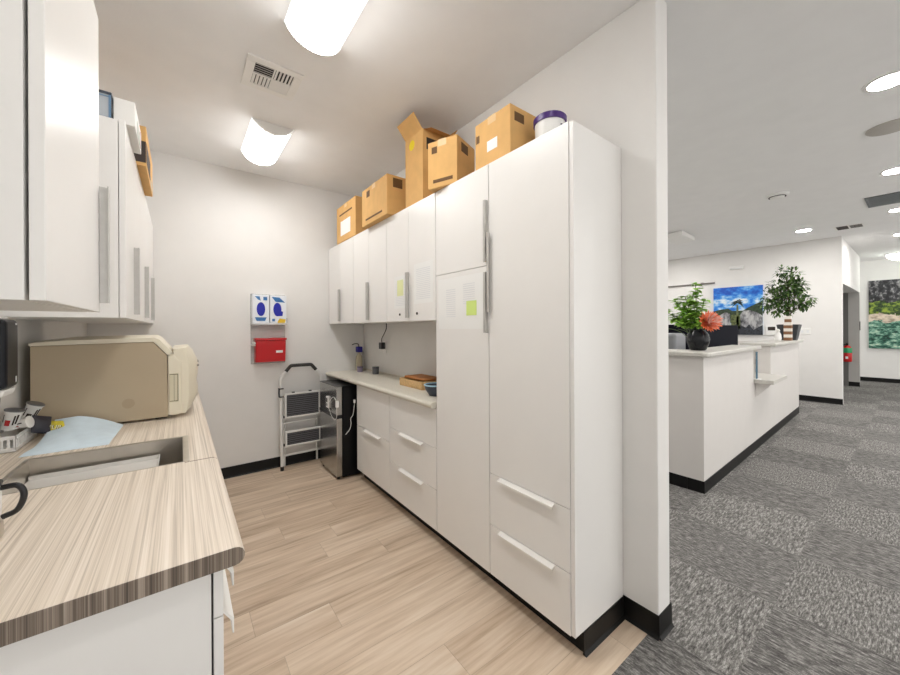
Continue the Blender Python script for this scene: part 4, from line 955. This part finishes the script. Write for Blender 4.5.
for k in range(11):
    a = -.45 + (PI + .9) * k / 10; L = .145 + .025 * math.sin(5 * k); c, s_ = math.cos(a), math.sin(a); cx0, cy0 = .51, .66
    pb(bm, [(cx0, cy0), (cx0 + L * .55 * c - .013 * s_, cy0 + L * .55 * s_ * .8 + .013 * c), (cx0 + L * c, cy0 + L * s_ * .8 - .05), (cx0 + L * .5 * c + .013 * s_, cy0 + L * .5 * s_ * .8 - .013 * c)], 4)
obj('palm_fronds', bm, mat('print_palm', (30, 44, 40), .5, var=.4, vscale=30), t)
t = thing('curtain_rod', 'thin dark horizontal rail high on the wall left of the beach photograph', 'rail', (XE - .03, 3.2, 2.305))
obj('rod', tube(bmesh.new(), [(XE - .03, 2.66, 2.305), (XE - .03, 4.1, 2.305)], .014, 8), mat('rail_grey', (104, 98, 92), .5), t)
bm = bmesh.new()
for y in (2.72, 2.9, 3.4, 4.0): box(bm, XE - .03, XE, y - .012, y + .012, 2.295, 2.315)
obj('brackets', bm, mat('rail_bracket', (120, 116, 110), .5), t); obj('finial', B(XE - .045, XE - .015, 2.86, 2.91, 2.31, 2.33), mat('rail_bracket', (120, 116, 110), .5), t)
t = thing('emergency_light', 'white emergency light box high on the wall above the beach photograph', 'light fitting', (XE - .03, 2.28, 2.56))
obj('case', B(XE - .05, XE + .001, 2.17, 2.40, 2.545, 2.61), M_whitep, t, bevel=.012)
obj('lens', B(XE - .052, XE - .0495, 2.20, 2.37, 2.553, 2.572), M_ink, t)
t = thing('thermostat', 'white wall thermostat with a dark screen left of the planter', 'thermostat', (XE - .01, 1.74, 1.27))
obj('case', B(XE - .02, XE + .001, 1.665, 1.83, 1.195, 1.38), M_whitep, t, bevel=.006); obj('screen', B(XE - .0215, XE - .0195, 1.69, 1.80, 1.29, 1.36), M_dark, t)
t = thing('wall_outlet', 'white double outlet plate right of the dark planter', 'outlet', (XE - .005, 1.28, 1.25))
obj('plate', B(XE - .008, XE, 1.205, 1.36, 1.215, 1.335), M_whitep, t, bevel=.003)
for y in (1.245, 1.32): obj('socket', B(XE - .0095, XE - .0075, y - .016, y + .016, 1.25, 1.295), M_ink, t)
# corridor
t = thing('fire_extinguisher', 'red fire extinguisher with green label on the grey corridor panel', 'extinguisher', (12.13, 1.0, .62))
ex, ey = 12.08, 1.01
obj('cylinder', lathe(bmesh.new(), [(0, 0), (.065, 0), (.075, .012), (.075, .13), (.075, .30), (.05, .35), (.022, .37), (0, .37)], (ex, ey, .56), 20), mat('extinguisher_red', (196, 26, 30), .3), t, smooth=True)
obj('label_band', lathe(bmesh.new(), [(.0765, .20), (.0765, .31), (.0745, .315), ], (ex, ey, .56), 20, ring=True), mat('label_green', (34, 150, 96), .5), t, smooth=True)
obj('sticker', B(ex - .078, ex - .0755, ey - .02, ey + .02, .63, .68), M_paper, t)
obj('valve', B(ex - .02, ex + .02, ey - .02, ey + .02, .93, .97), M_blackp, t); obj('lever', B(ex - .09, ex + .02, ey - .012, ey + .012, .97, .985), M_dark, t)
obj('hose', tube(bmesh.new(), curve_pts([(ex, ey + .02, .95), (ex - .02, ey + .085, .93), (ex - .01, ey + .095, .80), (ex - .005, ey + .095, .66)], 6), .012, 8), M_blackp, t, smooth=True)
obj('wall_bracket', B(ex + .072, 12.181, ey - .03, ey + .03, .62, .90), M_alu, t)
t = thing('card_reader', 'thin dark plate on the corridor corner left of the green beach print', 'card reader', (12.33, .83, 1.38))
obj('plate', B(12.22, 12.30, .825, .836, 1.27, 1.47), M_dark, t)
def m_beach():
    g = G('beach_print', .5); p = g.obj(); s = g.sep(p)
    n = g.noise(g.map(p, (1, 3, 3)), 1.5, 4, .6); w = g.math('ADD', s[2], g.math('MULTIPLY', g.math('SUBTRACT', n, .5), .35))
    rock = g.ramp(g.noise(g.map(p, (1, 9, 6)), 1.3, 5, .7), [(.42, (20, 21, 26)), (.53, (58, 57, 62)), (.66, (158, 156, 157))])
    gr = g.ramp(g.noise(g.map(p, (1, 7, 7)), 1.3, 4, .7), [(.38, (20, 34, 18)), (.5, (66, 92, 34)), (.62, (146, 166, 60))])
    sand = g.ramp(g.noise(g.map(p, (1, 5, 9)), 1, 3, .6), [(.35, (150, 132, 112)), (.55, (224, 208, 190))])
    teal = g.ramp(g.noise(g.map(p, (1, 6, 15)), 1, 4, .75), [(.38, (10, 44, 38)), (.48, (54, 110, 92)), (.57, (142, 186, 164)), (.68, (216, 226, 206))])
    lt = lambda th: g.math('GREATER_THAN', w, th)
    c = g.mix(lt(.66), teal, sand); c = g.mix(lt(.82), c, gr); c = g.mix(lt(1.14), c, rock)
    return g.out(c)
t = thing('wall_print', 'large unframed beach print with teal waves at the corridor end', 'picture', (XF, .1, .82))
obj('canvas', B(XF - .06, XF, -.55, .775, .822, 2.475), m_beach(), t, bevel=.004)

# ------------------------------------------------------------------ office ceiling fittings
E_can = emit('lit_downlight', (255, 252, 248), 80.0)
GD = 'recessed downlights'
def tiltz(x): return -math.atan(.0105)
def downlight(x, y, lab, r=.095, grp=GD):
    z = zc(x) if x > WX else ZC
    t = thing('recessed_light', lab, 'light', (x, y, z), grp)
    obj('lens', lathe(bmesh.new(), [(0, -.004), (r * .9, -.004), (r * .9, .0), (0, .0)], (x, y, z), 28), E_can, t, label='glowing round lens')
    obj('trim_ring', lathe(bmesh.new(), [(r * .9, -.0055), (r * 1.12, -.004), (r * 1.15, 0), (r * .9, 0)], (x, y, z), 28, ring=True), M_whitep, t, smooth=True)
vis = [(3.47, .115, 'nearest round downlight in the office ceiling, at the right frame edge'),
       (5.60, .14, 'second round downlight back along the right frame edge'),
       (7.62, .165, 'third round downlight, just past the grey ceiling vent'),
       (8.05, 1.14, 'lone round downlight above the reception desk end'),
       (9.85, .19, 'fourth round downlight back along the right frame edge')]
for x, y, l in vis: downlight(x, y, l)
fill_lights = [(.42, .12), (3.5, -1.9), (5.6, -1.9), (7.7, -1.9), (9.9, -1.9), (2.4, -2.2), (11.8, -1.9), (4.2, 2.6), (6.2, 3.4), (2.6, 2.6), (8.1, 3.3)]  # unseen downlights, added to brighten the office and the near counter
for i, (x, y) in enumerate(fill_lights):
    downlight(x, y, 'added round fill downlight outside the view of the camera', grp='added fill downlights out of frame', r=.07 if x < 1 else .095)
t = thing('ceiling_speaker', 'round flat grey speaker grille between the two nearest downlights', 'speaker', (4.3, .13, zc(4.3)))
obj('grille', lathe(bmesh.new(), [(0, -.008), (.125, -.008), (.13, -.004), (.13, 0), (0, 0)], (4.3, .13, zc(4.3) - .002), 36), mat('speaker_grille', (186, 181, 174), .7, bump=.5, bscale=900), t, smooth=True)
t = thing('ceiling_vent', 'long dark grey air vent in the office ceiling at the right frame edge', 'vent', (6.8, .2, zc(6.8)))
obj('frame', prism(bmesh.new(), [(6.55, zc(6.55) - .012), (7.12, zc(7.12) - .012), (7.12, zc(7.12)), (6.55, zc(6.55))], 'y', -.6, .405), mat('vent_grey', (112, 116, 118), .5), t)
bm = bmesh.new()
for i in range(12):
    x = 6.585 + i * .043; box(bm, x, x + .02, -.58, .385, zc(x) - .017, zc(x) - .0125)
obj('louvres', bm, mat('vent_slat', (128, 132, 134), .5), t)
t = thing('ceiling_vent', 'small black slotted vent in front of the lone downlight', 'vent', (8.3, .67, zc(8.3)))
obj('slot', B(8.2, 8.46, .68, .80, zc(8.2) - .008, zc(8.46)), M_dark, t); obj('frame', B(8.17, 8.49, .525, .83, zc(8.17) - .004, zc(8.49)), M_vent, t)
bm = bmesh.new()
for i in range(5): box(bm, 8.22 + i * .05, 8.24 + i * .05, .535, .66, zc(8.2) - .008, zc(8.2) - .0042)
obj('slats', bm, M_dark, t)
t = thing('smoke_detector', 'round white smoke detector on the office ceiling', 'smoke detector', (5.5, 1.0, zc(5.5)))
obj('base', lathe(bmesh.new(), [(0, -.028), (.085, -.028), (.10, -.02), (.105, 0), (0, 0)], (5.5, .995, zc(5.5)), 28), M_whitep, t, smooth=True)
obj('sensor_slots', lathe(bmesh.new(), [(.068, -.0335), (.078, -.0335), (.078, -.0285), (.068, -.0285)], (5.5, .995, zc(5.5)), 28, ring=True), M_dark, t)
obj('sensor_head', lathe(bmesh.new(), [(0, -.052), (.045, -.05), (.062, -.042), (.066, -.0285), (0, -.0285)], (5.5, .995, zc(5.5)), 28), M_whitep, t, smooth=True)
t = thing('ceiling_projector', 'white boxy unit hanging on the office ceiling beside the wall end', 'fitting', (6.6, 2.42, zc(6.6)), rotz=.0)
obj('case', prism(bmesh.new(), [(6.30, 2.26), (6.95, 2.30), (7.05, 2.62), (6.42, 2.60)], 'z', zc(6.3) - .075, zc(7.0) - .012), M_whitep, t, bevel=.012)
obj('mount_plate', B(6.5, 6.9, 2.36, 2.54, zc(6.5) - .012, zc(6.9)), M_ink, t)
t = thing('ceiling_lamp', 'lit white flush ceiling lamp at the corridor end', 'light', (12.6, .27, zc(12.6)))
obj('shade', lathe(bmesh.new(), [(0, -.15), (.12, -.145), (.20, -.11), (.24, -.06), (.25, -.03), (0, -.03)], (12.6, .22, zc(12.6)), 28), emit('lit_glass_shade', (244, 250, 240), 6.0), t, smooth=True)
obj('canopy', lathe(bmesh.new(), [(0, -.0295), (.26, -.0295), (.26, -.005), (0, -.0)], (12.6, .22, zc(12.6)), 28), M_whitep, t, smooth=True)

# ------------------------------------------------------------------ camera, world, view
F_PX, Y0, YAW, ROLL = 356.4, 328.06, .64804, -.00475
cam = bpy.data.cameras.new('camera'); co = bpy.data.objects.new('camera', cam); COL.objects.link(co)
cam.sensor_fit = 'HORIZONTAL'; cam.sensor_width = 36.0; cam.lens = F_PX / 900 * 36.0
cam.shift_y = -(337.5 - Y0) / 900; cam.clip_start = .02; cam.clip_end = 100
s, c = math.sin(YAW), math.cos(YAW); Fv = Vector((s, c, 0)); Rv = Vector((c, -s, 0)); Uv = Vector((0, 0, 1)); cr, sr = math.cos(ROLL), math.sin(ROLL)
R2 = Rv * cr + Uv * sr; U2 = Uv * cr - Rv * sr
co.matrix_world = Matrix(((R2.x, U2.x, -Fv.x, 0), (R2.y, U2.y, -Fv.y, 0), (R2.z, U2.z, -Fv.z, 1.365), (0, 0, 0, 1)))
scn.camera = co
w = bpy.data.worlds.new('world'); scn.world = w; w.use_nodes = True
w.node_tree.nodes['Background'].inputs['Color'].default_value = (1, .985, .965, 1); w.node_tree.nodes['Background'].inputs['Strength'].default_value = .78
scn.view_settings.view_transform = 'Standard'; scn.view_settings.look = 'None'; scn.view_settings.gamma = 1; scn.view_settings.exposure = 1.56
scn.view_settings.use_curve_mapping = False
